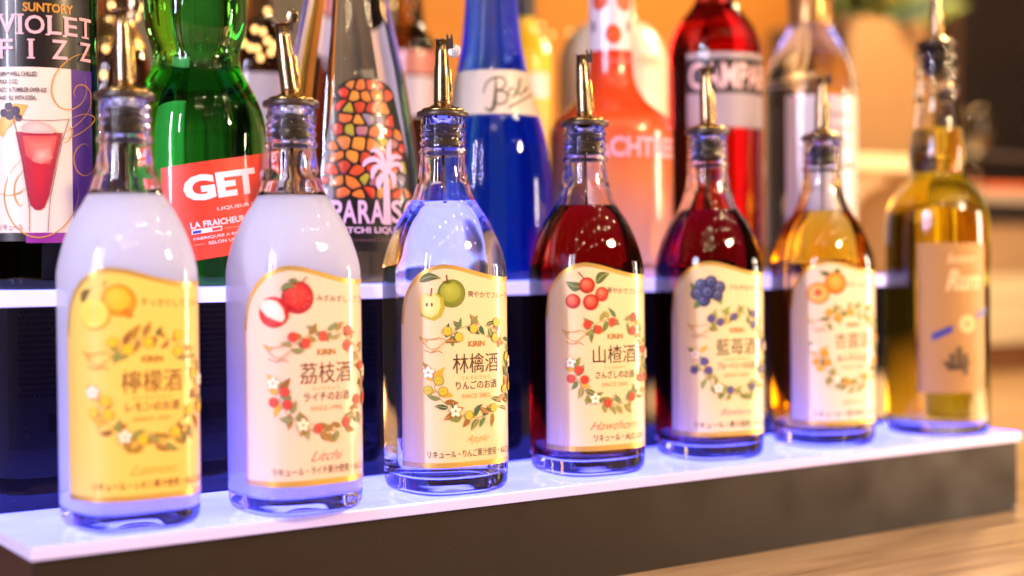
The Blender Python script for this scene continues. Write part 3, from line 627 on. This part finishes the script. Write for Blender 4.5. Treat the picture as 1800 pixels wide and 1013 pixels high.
for pts in (((156, 99), (138, 97), (115, 110), (95, 135), (90, 165), (102, 188), (122, 194), (142, 182), (150, 160), (146, 136)), ((132, 172), (128, 165), (134, 152), (147, 152), (157, 166), (156, 190), (144, 210), (120, 230), (106, 236)),
            ((107, 246), (130, 240), (152, 226), (164, 212), (160, 205), (145, 202), (120, 210)), ((110, 254), (122, 245), (126, 230), (118, 225)), ((156, 260), (146, 254), (134, 262), (128, 280), (134, 302), (148, 310), (160, 302), (168, 286)),
            ((40, 280), (22, 300), (10, 330), (10, 360), (24, 394), (50, 415), (80, 417), (110, 400), (128, 375), (136, 345), (134, 322)), ((42, 300), (28, 320), (26, 345), (34, 362), (41, 360)), ((0, 340), (16, 345), (34, 340), (44, 332))):
    P.curve([B.uv(x, y) for x, y in pts], .0008, '#c8902c', True, 5)
P.build('gold_scrolls', wp)

# green mint bottle
B = Round('pinched_bottle', 'green glass bottle with pinched waist and tilted red label', 348, .180,
          [(500, 117), (485, 119), (400, 120), (300, 120), (250, 119.5), (225, 118), (200, 113), (180, 106), (158, 95), (138, 84), (120, 77), (104, 75), (88, 76.5), (68, 83), (46, 88), (20, 90), (-10, 88), (-40, 78), (-70, 58), (-95, 40), (-120, 33), (-190, 32)], glassy('green_glass', 1.42, sig=(34, 2.0, 27)), group='liqueur bottles on the upper step')
cap(B, 33*B.k, B.full[-1][1]-.002, B.full[-1][1]+.02, M_COLLAR)
M_RED = paper('red_label_paper', (.82, .05, .022))
(ua, va), (ub, vb_) = B.uv(283, 297), B.uv(462, 270); sl = (vb_-va)/(ub-ua); vl = B.uv(345, 459)[1]; ux = B.uv(345, 459)[0]
u1 = ub+.010
lb = B.patch('red_label', ua, 0, u1, 0, M_RED, top=lambda u: va+sl*(u-ua), bot=lambda u: vl+sl*(u-ux))
P = Print(B.on, .0005, .003); wht = '#f0e4ec'
def tilt(s, x0, yb, x1, h, col, bold=0, x_ref=None):      # text on the slanted base line; pixel width and height
    a, b_ = B.uv(x0, yb), B.uv(x1, yb); P2 = Print(B.on, .0005, .003); P2.text(s, 0, 0, 0, col, bold=bold, box=(a[0], 0, b_[0], h*B.k*.96))
    P2.warp(lambda p: (p[0]+p[1]*-.12, a[1]+p[1]+sl*(p[0]-a[0]))); P.T += [(t, P.lay) for t, _ in P2.T]; P.lay += 1
tilt('GET', 326, 358, 450, 45, wht, .05); tilt('27', 458, 345, 486, 45, wht, .05)
tilt('LIQUEUR DE MENTHE', 382, 372, 484, 6.5, wht, .01); tilt('LA FRAICHEUR', 336, 404, 430, 11, wht, .025)
tilt('FABRIQUEE A BASE DE MENTHE', 341, 425, 462, 5.5, wht, .01); tilt('SELON UNE RECETTE', 367, 431, 452, 5.5, wht, .01)
def strip(x0, y0, x1, h, col):
    a, b_ = B.uv(x0, y0), B.uv(x1, y0); P.fan([(a[0], a[1]), (b_[0], a[1]+sl*(b_[0]-a[0])), (b_[0], a[1]+sl*(b_[0]-a[0])+h*B.k), (a[0], a[1]+h*B.k)], col)
strip(337, 414, 390, 8, wht); strip(339, 412.6, 354, 4.6, '#2a3cb0'); strip(373, 407, 388, 4.6, '#d03028'); strip(394, 403, 424, 1, '#f0a090'); strip(341, 433, 361, 1, '#f0a090')
P.build('lettering', lb)

# litchi cone bottle
B = Round('cone_bottle', 'clear cone-shaped bottle with black arched label of coloured stones and a palm', 612, .185,
          [(505, 136), (480, 138), (440, 136), (370, 131), (302, 125), (232, 116), (139, 101.5), (93, 92), (0, 72), (-100, 52), (-180, 40), (-260, 36), (-330, 35)], glassy('litchi_clear', 1.36, sig=(.6, .8, .6)), turn=0, group='liqueur bottles on the upper step')
cap(B, 36*B.k, B.full[-1][1]-.002, B.full[-1][1]+.02, M_COLLAR)
ctr = B.uv(652, 300)[0]; vt, vb_ = B.uv(652, 137)[1], B.uv(652, 443)[1]
def halfw(v): t = (v-vb_)/(vt-vb_); return (B.uv(748, 430)[0]-ctr)*(1-.20*t) if False else (.0345-.0125*max(t, 0))
ul_, ur_ = ctr-.0345, ctr+.0345
def arch(u):
    a = abs(u-ctr)
    if a < .0005: return vt
    lo, hi = vb_, vt
    # straight flanks, round head
    hd = .0205; vh = vt-.013
    if a < hd: return vh+(vt-vh)*math.sqrt(max(1-(a/hd)**2, 0))
    return vb_+(vh-vb_)*max(0, (.0345-a)/(.0345-hd))
lb = B.patch('black_label', ul_, vb_, ur_, vt, pri('black_gloss_label', (.010, .008, .009), .3, coat=.4), n=96, top=arch)
rr = random.Random(9)
stone_cols = ['#c8351f', '#d8742a', '#b83a24', '#d88a34', '#a86a78', '#a89a2a', '#d06a34', '#8a7a90', '#cc4a26', '#c87a3a', '#d8742a', '#c8351f']
M_ST = [pri('stone_enamel', c, .35, coat=.3, noise=(900, .18)) for c in stone_cols]
v0 = B.uv(652, 351)[1]; hd, vh = .0205, vt-.013
def inside(u, v, g=.0012):
    a = abs(u-ctr)
    if v < v0+.0004 or v > vt-g: return False
    if v > vh: return (a/(hd-g))**2+((v-vh)/(vt-vh-g))**2 < 1
    return a < hd+(.0345-hd)*(vh-v)/(vh-vb_)-g
CU_, CV_ = .0073, .0086
seeds = []
for r_ in range(-1, 13):
    for c_ in range(-6, 7): seeds.append((ctr+(c_+.5*(r_ % 2))*CU_+rr.uniform(-.3, .3)*CU_, v0+(r_+.5)*CV_+rr.uniform(-.28, .28)*CV_))
for k_, (su, sv_) in enumerate(seeds):
    if not inside(su, sv_, .002): continue
    poly = [(su-.02, sv_-.02), (su+.02, sv_-.02), (su+.02, sv_+.02), (su-.02, sv_+.02)]
    for q_, (tu, tv) in enumerate(seeds):           # clip by the half-planes towards the other seeds
        if q_ == k_ or math.hypot(tu-su, tv-sv_) > .024: continue
        mx_, my_, dx_, dy_ = (su+tu)/2, (sv_+tv)/2, tu-su, tv-sv_; g_ = .0007*math.hypot(dx_, dy_); out = []
        f_ = lambda p: (p[0]-mx_)*dx_+(p[1]-my_)*dy_+g_
        for a_, b__ in zip(poly, poly[1:]+poly[:1]):
            fa, fb_ = f_(a_), f_(b__)
            if fa <= 0: out.append(a_)
            if fa*fb_ < 0: t_ = fa/(fa-fb_); out.append((a_[0]+(b__[0]-a_[0])*t_, a_[1]+(b__[1]-a_[1])*t_))
        poly = out
        if len(poly) < 3: break
    if len(poly) < 3: continue
    pts = []
    for p in poly:                                  # keep inside the arch
        t_ = 1.0
        while t_ > .2 and not inside(su+(p[0]-su)*t_, sv_+(p[1]-sv_)*t_): t_ -= .05
        pts.append((su+(p[0]-su)*t_, sv_+(p[1]-sv_)*t_))
    rnd = []
    for a_, b__ in zip(pts, pts[1:]+pts[:1]): rnd += [(a_[0]*.8+b__[0]*.2, a_[1]*.8+b__[1]*.2), (a_[0]*.2+b__[0]*.8, a_[1]*.2+b__[1]*.8)]
    n = len(rnd); V = [B.on(p[0], p[1], .0003) for p in rnd]+[B.on(su+(p[0]-su)*.82, sv_+(p[1]-sv_)*.82, .0011) for p in rnd]+[B.on(su, sv_, .0013)]
    mesh('stone', V, [(i, (i+1) % n, n+(i+1) % n, n+i) for i in range(n)]+[(n+i, n+(i+1) % n, 2*n) for i in range(n)], rr.choice(M_ST), lb, False)
P = Print(B.on, .0016, .003); lav = '#d8b0d8'
def wl(pts, w): P.curve([B.uv(x, y) for x, y in pts], w*B.k, lav, False, 5)
P.fan(pc((672, 300), (680, 300), (686, 396), (672, 396)), lav)
for pts in (((677, 303), (681, 285), (681, 262), (684, 246)), ((676, 300), (668, 274), (658, 265), (650, 268)), ((674, 298), (660, 282), (645, 284), (637, 294)), ((674, 302), (664, 294), (656, 300), (652, 316)), ((678, 300), (686, 280), (694, 276), (702, 280)),
            ((678, 300), (690, 290), (700, 292), (703, 304)), ((678, 304), (686, 306), (690, 318), (688, 332)), ((676, 304), (668, 312), (664, 324), (664, 334))):
    P.curve([B.uv(x, y) for x, y in pts], 9*B.k, lav, True, 5)
P.ell(*B.uv(677, 300), 7*B.k, 7*B.k, lav)
for ch, x0, x1 in (('P', 583, 602), ('A', 602, 626), ('R', 629, 650), ('A', 650, 672), ('S', 685, 704), ('O', 707, 727)): P.text(ch, 0, 0, 0, lav, bold=.025, box=B.bx(x0, 353, x1, 394))
P.text('LITCHI LIQUEUR', 0, 0, 0, lav, bold=.03, box=B.bx(598, 400, 716, 413))
P.text('PREMIUM LIQUEUR', 0, 0, 0, '#6a4048', box=B.bx(606, 421, 706, 427)); P.build('palm_and_lettering', lb)

# blue bottle
B = Round('blue_bottle', 'royal blue bottle with a cream neck band in black script', 866, .180,
          [(505, 103), (470, 105), (350, 104.5), (300, 101), (260, 96), (230, 89), (198, 80), (160, 70), (124, 61), (77, 52), (0, 45), (-100, 40), (-200, 38)], glassy('curacao_blue', 1.40, sig=(48, 22, .3), pig=((.003, .045, 1.0), .17)), turn=6, group='liqueur bottles on the upper step', seg=5, ribs=(104, -110))
cap(B, 39*B.k, B.full[-1][1]-.002, B.full[-1][1]+.02, M_COLLAR)
v0_, v1_ = B.uv(870, 201)[1], B.uv(866, 123)[1]
lb = B.patch('neck_band', -.11, v0_, .11, v1_, paper('cream_band_paper', (.66, .56, .48)), n=64)
P = Print(B.on, .0005, .003)
P.curve([B.uv(x, y) for x, y in ((872, 134), (871, 160), (869, 185), (862, 195), (852, 190))], .0030, '#3a3028', True)
P.curve([B.uv(x, y) for x, y in ((850, 165), (855, 148), (868, 138), (884, 138), (888, 150), (880, 158), (874, 160), (890, 164), (890, 178), (878, 184), (866, 180))], .0014, '#4a3c30')
P.curve([B.uv(x, y) for x, y in ((896, 170), (894, 160), (902, 156), (906, 166), (900, 172), (912, 156), (914, 138), (910, 150), (912, 168), (922, 158), (926, 152), (922, 164))], .0012, '#4a3c30')
P.curve([B.uv(x, y) for x, y in ((894, 190), (910, 181), (926, 172), (934, 165))], .0016, '#6a5a4c'); P.build('script', lb)

# peach bottle: painted glass, orange fading to pale pink
def peach_paint():
    M, nt, N, L, b = mat('peach_paint'); t = N.new('ShaderNodeTexCoord'); s = N.new('ShaderNodeSeparateXYZ'); L.new(t.outputs['Object'], s.inputs[0])
    mr = N.new('ShaderNodeMapRange'); mr.inputs[1].default_value = 0; mr.inputs[2].default_value = .20; L.new(s.outputs['Z'], mr.inputs[0])
    r = N.new('ShaderNodeValToRGB'); e = r.color_ramp.elements
    e[0].position = .10; e[0].color = (.62, .34, .40, 1); e[1].position = .95; e[1].color = (.70, .04, .010, 1)
    for p_, c in ((.40, (.74, .24, .10, 1)), (.66, (.75, .09, .02, 1))): q = e.new(p_); q.color = c
    L.new(mr.outputs[0], r.inputs[0]); L.new(r.outputs[0], b.inputs['Base Color']); b.inputs['Roughness'].default_value = .22; b.inputs['Coat Weight'].default_value = .4
    b.inputs['Subsurface Weight'].default_value = .5; b.inputs['Subsurface Scale'].default_value = .02; b.inputs['Subsurface Radius'].default_value = (1, .6, .5); return M
B = Round('painted_bottle', 'frosted bottle painted orange fading to pink with dotted white neck', 1075, .183,
          [(500, 107), (460, 108), (300, 108), (250, 108), (232, 107), (218, 102), (206, 93), (196, 80), (182, 64), (165, 51), (148, 43), (128, 39), (100, 37.5), (60, 37), (0, 37), (-120, 36)], peach_paint(), turn=16, group='liqueur bottles on the upper step', seg=5)
v_n = B.uv(1075, 88)[1]
nk = B.patch('neck_sleeve', -.1255, v_n, .1255, B.full[-1][1]-.002, paper('white_sleeve', (.80, .68, .74)), n=64)
P = Print(B.on, .0005, .003)
for x, y in ((1078, 61), (1054, 2), (1097, 4), (1076, -52), (1050, -110)): q = B.uv(x, y); P.ell(q[0], q[1], 15*B.k*.04/B.r(q[1]), 17*B.k, '#d8481e', '#e0561e')
for x, y in ((1044, 48), (1103, 48)): q = B.uv(x, y); P.ell(q[0], q[1], 4*B.k*.04/B.r(q[1]), 11*B.k, '#5a3a4a')
P.build('orange_dots', nk)
P = Print(B.on, .0005, .003); P.text('PEACHTREE', 0, 0, 0, '#eab0c4', bold=.03, box=B.bx(1010, 240, 1180, 276)); P.text('De Kuyper', 0, 0, 0, '#e89aa0', shear=.4, box=B.bx(1070, 103, 1106, 114)); P.build('lettering', B.root)

# red aperitif bottle
B = Round('red_bottle', 'red aperitif bottle with white label under a dark lettered band', 1257, .180,
          [(500, 82), (300, 82), (105, 82), (84, 80.5), (66, 76), (48, 67), (32, 55), (16, 42), (2, 34), (-20, 31), (-140, 30)], glassy('aperitif_red', 1.38, sig=(8, 70, 62)), turn=10, group='liqueur bottles on the upper step')
cap(B, 31*B.k, B.full[-1][1]-.002, B.full[-1][1]+.02, M_COLLAR)
lb = B.patch('white_label', B.uv(1208, 160)[0], B.uv(1270, 224)[1], .062, B.uv(1270, 92)[1], paper('white_label_paper', (.40, .34, .40)))
P = Print(B.on, .0004, .003); q0 = B.uv(1207, 130)[0]; P.quad(q0, B.uv(1270, 164)[1], .062, B.uv(1270, 102)[1], '#2a1c2a'); P.build('dark_band', lb)
P = Print(B.on, .0006, .003); P.text('CAMPARI', 0, 0, 0, '#f0c8cc', bold=.02, box=(B.uv(1212, 130)[0], B.uv(1270, 156)[1], .052, B.uv(1270, 110)[1])); P.build('lettering', lb)

# clear spirit bottle
B = Round('spirit_bottle', 'clear round-shouldered spirit bottle with plain white label and amber neck', 1425, .182,
          [(500, 80), (300, 80), (165, 80), (146, 78.5), (128, 75), (108, 68.5), (88, 59), (70, 49), (58, 42), (46, 38.5), (30, 37.5), (0, 37), (-100, 36)], glassy('spirit_clear', 1.36, sig=(.4, .4, .5)), turn=14, group='liqueur bottles on the upper step')
z = at(1425, 48, .182).z-Z2
lathe('neck_wrap', [(39.5*B.k, z), (39.8*B.k, z+.001), (39*B.k, z+.06), (36*B.k, z+.061)], pri('amber_foil', (.42, .22, .07), .3, .6), B.root, 40)
lb = B.patch('white_label', B.uv(1382, 250)[0], B.uv(1440, 430)[1], .075, B.uv(1440, 167)[1], paper('plain_label_paper', (.80, .72, .74)))
P = Print(B.on, .0004, .003)
for y0, y1 in ((196, 208), (222, 234), (246, 258)): P.text('VODKA' if y0 == 196 else 'SPIRIT', 0, 0, 0, '#a08a90', box=B.bx(1462, y0, 1496, y1))
P.T = [t for t in P.T if False]
for y, x0, x1 in ((202, 1460, 1492), (228, 1464, 1497), (254, 1470, 1494), (292, 1482, 1499)): q = B.bx(x0, y-4, x1, y+4); P.quad(*q, '#b09aa4' if y < 280 else '#c03a34')
P.build('faded_print', lb)

# ------------------------------------------------------------------ amber rum bottle at the end of the lower step
B = Round('rum_bottle', 'amber rum bottle with bulbous neck, pourer and tan ship label', 1647, .046,
          [(752, 82), (740, 87), (700, 89), (560, 89), (420, 89), (390, 88), (368, 85), (350, 78), (334, 67), (322, 56), (312, 47), (303, 44.5), (294, 46), (280, 48), (260, 46.5), (230, 42), (200, 37.5), (176, 35), (170, 36.5), (162, 38), (154, 36), (148, 34), (138, 34), (132, 37), (124, 37), (118, 34), (108, 34), (102, 37), (94, 37), (88, 34), (84, 33)],
          M_GLASS, base=0, yref=500, seg=4)
# hollow wall: liquid column inside the glass
hi = B.full[-1][1]; inner = [(max(r-.0026, .004) if z < hi-.045 else min(r-.0026, .0115), z) for r, z in B.full if z > .011]
V_in = [(inner[0][0]*.6, .0085), (inner[0][0]*.9, .0092)]+inner
gm = B.body.data; bpy.data.objects.remove(B.body); bpy.data.meshes.remove(gm)
B.body = lathe('glass', B.full+[(inner[-1][0], hi)]+list(reversed(V_in)), M_GLASS, B.root, 64)
lev = at(1640, 226, .046).z
lq = [(r+.0003, z) for r, z in V_in if z < lev-.001]; rl = lq[-1][0]
lathe('liquid', lq+[(rl, lev), (rl*.9, lev-.0004), (rl*.4, lev-.0005)], glassy('rum_amber', 1.34, sig=(.05, 3.4, 50), rough=0), B.root, 64)
u0_, u1_ = B.uv(1622, 560)[0], .042
lb = B.patch('tan_label', B.uv(1612, 560)[0], B.uv(1660, 692)[1], u1_, B.uv(1660, 428)[1], paper('tan_label_paper', (.40, .205, .065), .55, 0))
P = Print(B.on, .0005, .003); pal = '#e8c090'
P.text('Suntory', 0, 0, 0, pal, bold=.02, shear=.35, box=B.bx(1664, 446, 1716, 468)); P.text('Rum', 0, 0, 0, pal, bold=.04, shear=.35, box=B.bx(1662, 474, 1722, 512))
q = B.uv(1700, 570)
for r_, c in ((.0070, '#e8c488'), (.0055, '#d8aa6a'), (.0050, '#e8c488'), (.0022, '#a87838')): P.ell(q[0], q[1], r_, r_*1.05, c)
for x0, y0, x1, y1 in ((1638, 594, 1674, 578), (1716, 556, 1732, 545)):
    a, b_ = B.uv(x0, y0), B.uv(x1, y1); P.fan([(a[0], a[1]-.003), (b_[0], b_[1]-.003), (b_[0], b_[1]+.003), (a[0], a[1]+.003)], '#3a3c90')
P.fan([B.uv(x, y) for x, y in ((1655, 634), (1668, 642), (1690, 642), (1706, 634), (1698, 650), (1668, 652))], '#4a3828')
for x, y0, y1 in ((1674, 622, 644), (1686, 610, 646), (1697, 622, 660)): a, b_ = B.uv(x, y0), B.uv(x, y1); P.quad(a[0]-.0022, b_[1], a[0]+.0018, a[1], '#5a4632')
P.build('print', lb)
pourer(B.root, (0, 0), 3, z0=hi+.0002)

# ------------------------------------------------------------------ row behind, on the back shelf
def simple(name, label, xc, Y, tab, matl, **k): return Round(name, label, xc, Y, tab, matl, base=.1285, group='bottles on the shelf behind', seg=3, **k)
dk = glassy('dark_brown_glass', 1.42, sig=(30, 50, 70))
B = simple('brown_bottle', 'dark brown bottle with gold foil shoulder between violet and green bottles', 205, .40, [(460, 62), (200, 62), (120, 60), (70, 46), (30, 30), (-100, 24)], dk)
B.patch('gold_foil', -.06, B.uv(205, 82)[1], .06, B.uv(205, 30)[1], pri('crumpled_gold', (.75, .48, .15), .25, 1, bump=.9, noise=(160, .2)))
B = simple('dark_bottle', 'dark bottle with a cream label between green and cone bottles', 455, .42, [(460, 66), (150, 66), (100, 60), (60, 44), (30, 28), (-100, 22)], dk)
B.patch('cream_label', -.06, B.uv(455, 330)[1], .06, B.uv(455, 128)[1], paper('cream_paper', (.72, .60, .56)))
B = simple('squat_bottle', 'brown bottle with pink and white label beside the amber wall', 722, .45, [(460, 46), (110, 46), (70, 40), (40, 26), (-80, 20)], dk)
B.patch('pink_label', -.03, B.uv(722, 130)[1], .06, B.uv(722, 88)[1], paper('pink_paper', (.62, .22, .16))); B.patch('white_label', -.03, B.uv(722, 205)[1], .06, B.uv(722, 134)[1], paper('chalk_paper', (.7, .6, .6)))
B = simple('yellow_bottle', 'bright yellow bottle behind the blue bottle', 925, .42, [(460, 46), (120, 46), (85, 42), (66, 32), (54, 20), (-60, 17)], pri('yellow_lacquer', (.85, .52, .03), .25, coat=.4))
cap(B, 19*B.k, at(925, 55, .42).z-.1285, at(925, -40, .42).z-.1285, M_RUBBER)
B.patch('round_seal', .005, B.uv(925, 172)[1], .04, B.uv(925, 128)[1], paper('seal_paper', (.85, .72, .6)))
B = simple('cream_bottle', 'wide cream bottle behind the orange painted bottle', 1078, .45, [(460, 95), (140, 95), (100, 92), (70, 80), (50, 62), (36, 40), (-40, 30)], pri('cream_glaze', (.80, .70, .56), .35, coat=.3))
P = Print(B.on, .0004, .004)
for y in (104, 112): q = B.bx(1122, y-3, 1158, y+3); P.quad(*q, '#b09a80')
P.build('faded_print', B.root)

# added glowing beads on wires, standing in for glints on the bottles behind
M_GLINT = pri('warm_glint', (1, .6, .2), .4, emit=(1.0, .52, .14), es=1.5)
M_WIRE = pri('thin_wire', (.03, .02, .015), .5)
lb_me = None
for lab, Y, pts in (('string of glowing beads added as warm glints between the green and the cone bottle', .335, ((470, 20), (448, 52), (462, 56), (440, 84), (452, 86), (470, 72), (482, 80), (476, 92), (458, 102), (428, 76))),
                    ('string of glowing beads added as warm glints beside the cone bottle against the amber wall', .52, ((694, 8), (702, 24), (726, 30), (704, 66), (716, 52))),
                    ('string of glowing beads added as pale glints between the blue and the painted bottle', .60, ((934, 14), (950, 46), (936, 40), (968, 62), (1002, 58), (1018, 64), (1008, 74))),
                    ('string of glowing beads added as warm glints between the violet label and the green bottle', .33, ((196, 10), (246, 14), (240, 30), (182, 132), (186, 86)))):
    top = at(pts[0][0]+6, -160, Y); root = tag(empty('glint_string', top), lab, 'string lights', 'added glints behind the bottles'); W_ = [Vector((0, 0, 0))]
    for x, y in pts:
        q = at(x, y, Y)-top; o = lathe('glow_ball', [(.25, -.97), (.7, -.7), (1, 0), (.7, .7), (.25, .97)], M_GLINT, root, 12) if lb_me is None else link('glow_ball', lb_me, root)
        lb_me = o.data; o.location = q; o.scale = (.0030, .0030, .0034); W_.append(q+Vector((0, 0, .0040)))
    tube('wire', smooth_tab([tuple(w) for w in W_], 3), .0006, M_WIRE, root, 6)
# dark timber sheet added to darken the background behind the left bottles
x0 = at(-400, 300, 1.0).x; x1 = at(742, 300, 1.0).x
tag(box('backdrop', (x0, 1.0, ZC), (x1, 1.05, 1.4), wood('dark_timber', (.010, .006, .004), (.05, .026, .014), 4, .4, (8, 8, 1))), 'dark timber backdrop added to darken the view behind the left bottles', 'backdrop')

# ------------------------------------------------------------------ things at the right of the display
Yp = .75
a, b_ = at(1497, 270, Yp), at(1632, 40, Yp)
pl = tag(empty('planter', ((a.x+b_.x)/2, Yp+.08, .1)), 'tan square planter with a leafy green plant behind the spirit bottle', 'planter')
pot = box('pot', (a.x-pl.location.x, -.08, a.z-.1), (b_.x-pl.location.x, .10, b_.z-.1), pri('tan_pot', (.20, .108, .042), .6, noise=(20, .1)), pl, .008)
LV = bpy.data.meshes.new('leaf'); LV.from_pydata([(0, 0, 0), (.016, .003, .03), (.014, .004, .06), (0, 0, .1), (-.014, .004, .06), (-.016, .003, .03), (0, -.004, .05)], [], [(0, 1, 6), (1, 2, 6), (2, 3, 6), (3, 4, 6), (4, 5, 6), (5, 0, 6)])
gl = [pri('leaf_green', (.10, .14, .03), .45), pri('leaf_dark', (.035, .055, .02), .45), pri('leaf_yellow', (.30, .26, .05), .45)]
rr = random.Random(2)
for i in range(46):
    me = LV.copy(); me.materials.append(gl[rr.choice((0, 0, 1, 2))]); o = link('leaf', me, pl)
    o.location = (rr.uniform(-.05, .075), rr.uniform(-.07, .07), b_.z-.1+rr.uniform(-.004, .05)); o.rotation_euler = (rr.uniform(-1.3, 1.3), rr.uniform(-1.0, 1.5), rr.uniform(0, 6.28)); s_ = rr.uniform(.7, 1.3); o.scale = (s_,)*3
# the cream stand that carries the planter
st = tag(empty('planter_stand', (pl.location.x, Yp+.08, ZC)), 'cream stand with curved leg under the planter', 'stand'); M_CR = pri('cream_paint', (.80, .64, .42), .4)
zt = a.z-.001; q0 = at(1490, 285, Yp).x-pl.location.x; q1 = at(1665, 285, Yp).x-pl.location.x; th = (at(1500, 272, Yp).z-at(1500, 300, Yp).z)
box('top', (q0, -.09, zt-th-ZC), (q1, .11, zt-ZC), M_CR, st, .004)
cpts = smooth_tab([tuple(at(x, y, Yp)-Vector((pl.location.x, Yp, ZC))) for x, y in ((1612, 302), (1570, 325), (1545, 360), (1528, 405), (1520, 450))]+[(at(1520, 500, Yp).x-pl.location.x, 0, .0)], 4)
tube('leg', cpts, .020, M_CR, st, 14)
box('leg', (q1-.035, -.08, 0), (q1-.005, .10, zt-th-ZC-.001), M_CR, st, .003)
# dark glass-fronted cabinet
Yc = .95
c0, c1 = at(1676, 330, Yc), at(1990, -200, Yc)
cb = tag(empty('cabinet', (c0.x, Yc, ZC)), 'dark glass-fronted cabinet on a pale unit behind the rum bottle', 'cabinet')
M_DK = pri('cabinet_black', (.012, .009, .010), .25, noise=(14, .5))
zb = at(1740, 335, Yc).z-ZC; wdt = c1.x-c0.x
box('case', (0, .004, zb), (wdt, .30, zb+.45), M_DK, cb, .003)
for x_ in (0, .45, .97): box('stile', (wdt*x_*.98, -.006, zb), (wdt*x_*.98+.010, .0038, zb+.45), pri('cabinet_frame', (.05, .026, .016), .4), cb, .001)
box('rail', (.011, -.004, zb+.06), (wdt*.44, .0036, zb+.068), pri('rail_grey', (.10, .08, .085), .4), cb, .001)
box('glow_strip', (.03, -.005, zb+.001), (wdt*.4, .0036, zb+.012), pri('red_plastic', (.55, .10, .04), .4, emit=(1, .16, .04), es=.5), cb, .001)
zs = at(1740, 356, Yc).z-ZC; box('glass_shelf', (-.012, -.03, zs), (wdt, .29, zb-.002), pri('pale_shelf', (.5, .40, .34), .15), cb, .001)
zd = at(1740, 392, Yc).z-ZC; box('dark_rail', (-.006, -.01, zd), (wdt, .28, zs-.001), pri('rail_dark', (.03, .025, .03), .4), cb)
zw = at(1740, 486, Yc).z-ZC; zw2 = at(1740, 604, Yc).z-ZC
box('tan_board', (-.004, 0, zw+.001), (wdt, .27, zd-.001), pri('tan_board', (.44, .28, .16), .5, noise=(12, .12)), cb)
box('white_drawer', (-.004, -.012, zw2), (wdt, .26, zw), pri('cream_drawer', (.82, .68, .48), .35), cb, .002)
for k in (.25, .62): box('drawer_line', (-.003, -.0145, zw2+(zw-zw2)*k), (wdt, -.0122, zw2+(zw-zw2)*k+.003), pri('drawer_groove', (.55, .42, .28), .5), cb)
box('plinth', (.004, .002, 0), (wdt-.01, .25, zw2-.001), pri('plinth_brown', (.20, .085, .04), .45, noise=(10, .3)), cb)
q = at(1800, 275, .80); lathe_o = lathe('wine_glass', [(.022, 0), (.022, .002), (.003, .005), (.003, .060), (.012, .070), (.026, .085), (.032, .105), (.030, .125), (.026, .140), (.0252, .140), (.029, .125), (.031, .105), (.025, .087), (.008, .074)], M_GLASS, None, 40)
lathe_o.location = (q.x, .90, zb+ZC-.0015+.001); tag(lathe_o, 'small stemmed glass standing on the pale ledge before the cabinet', 'glass')
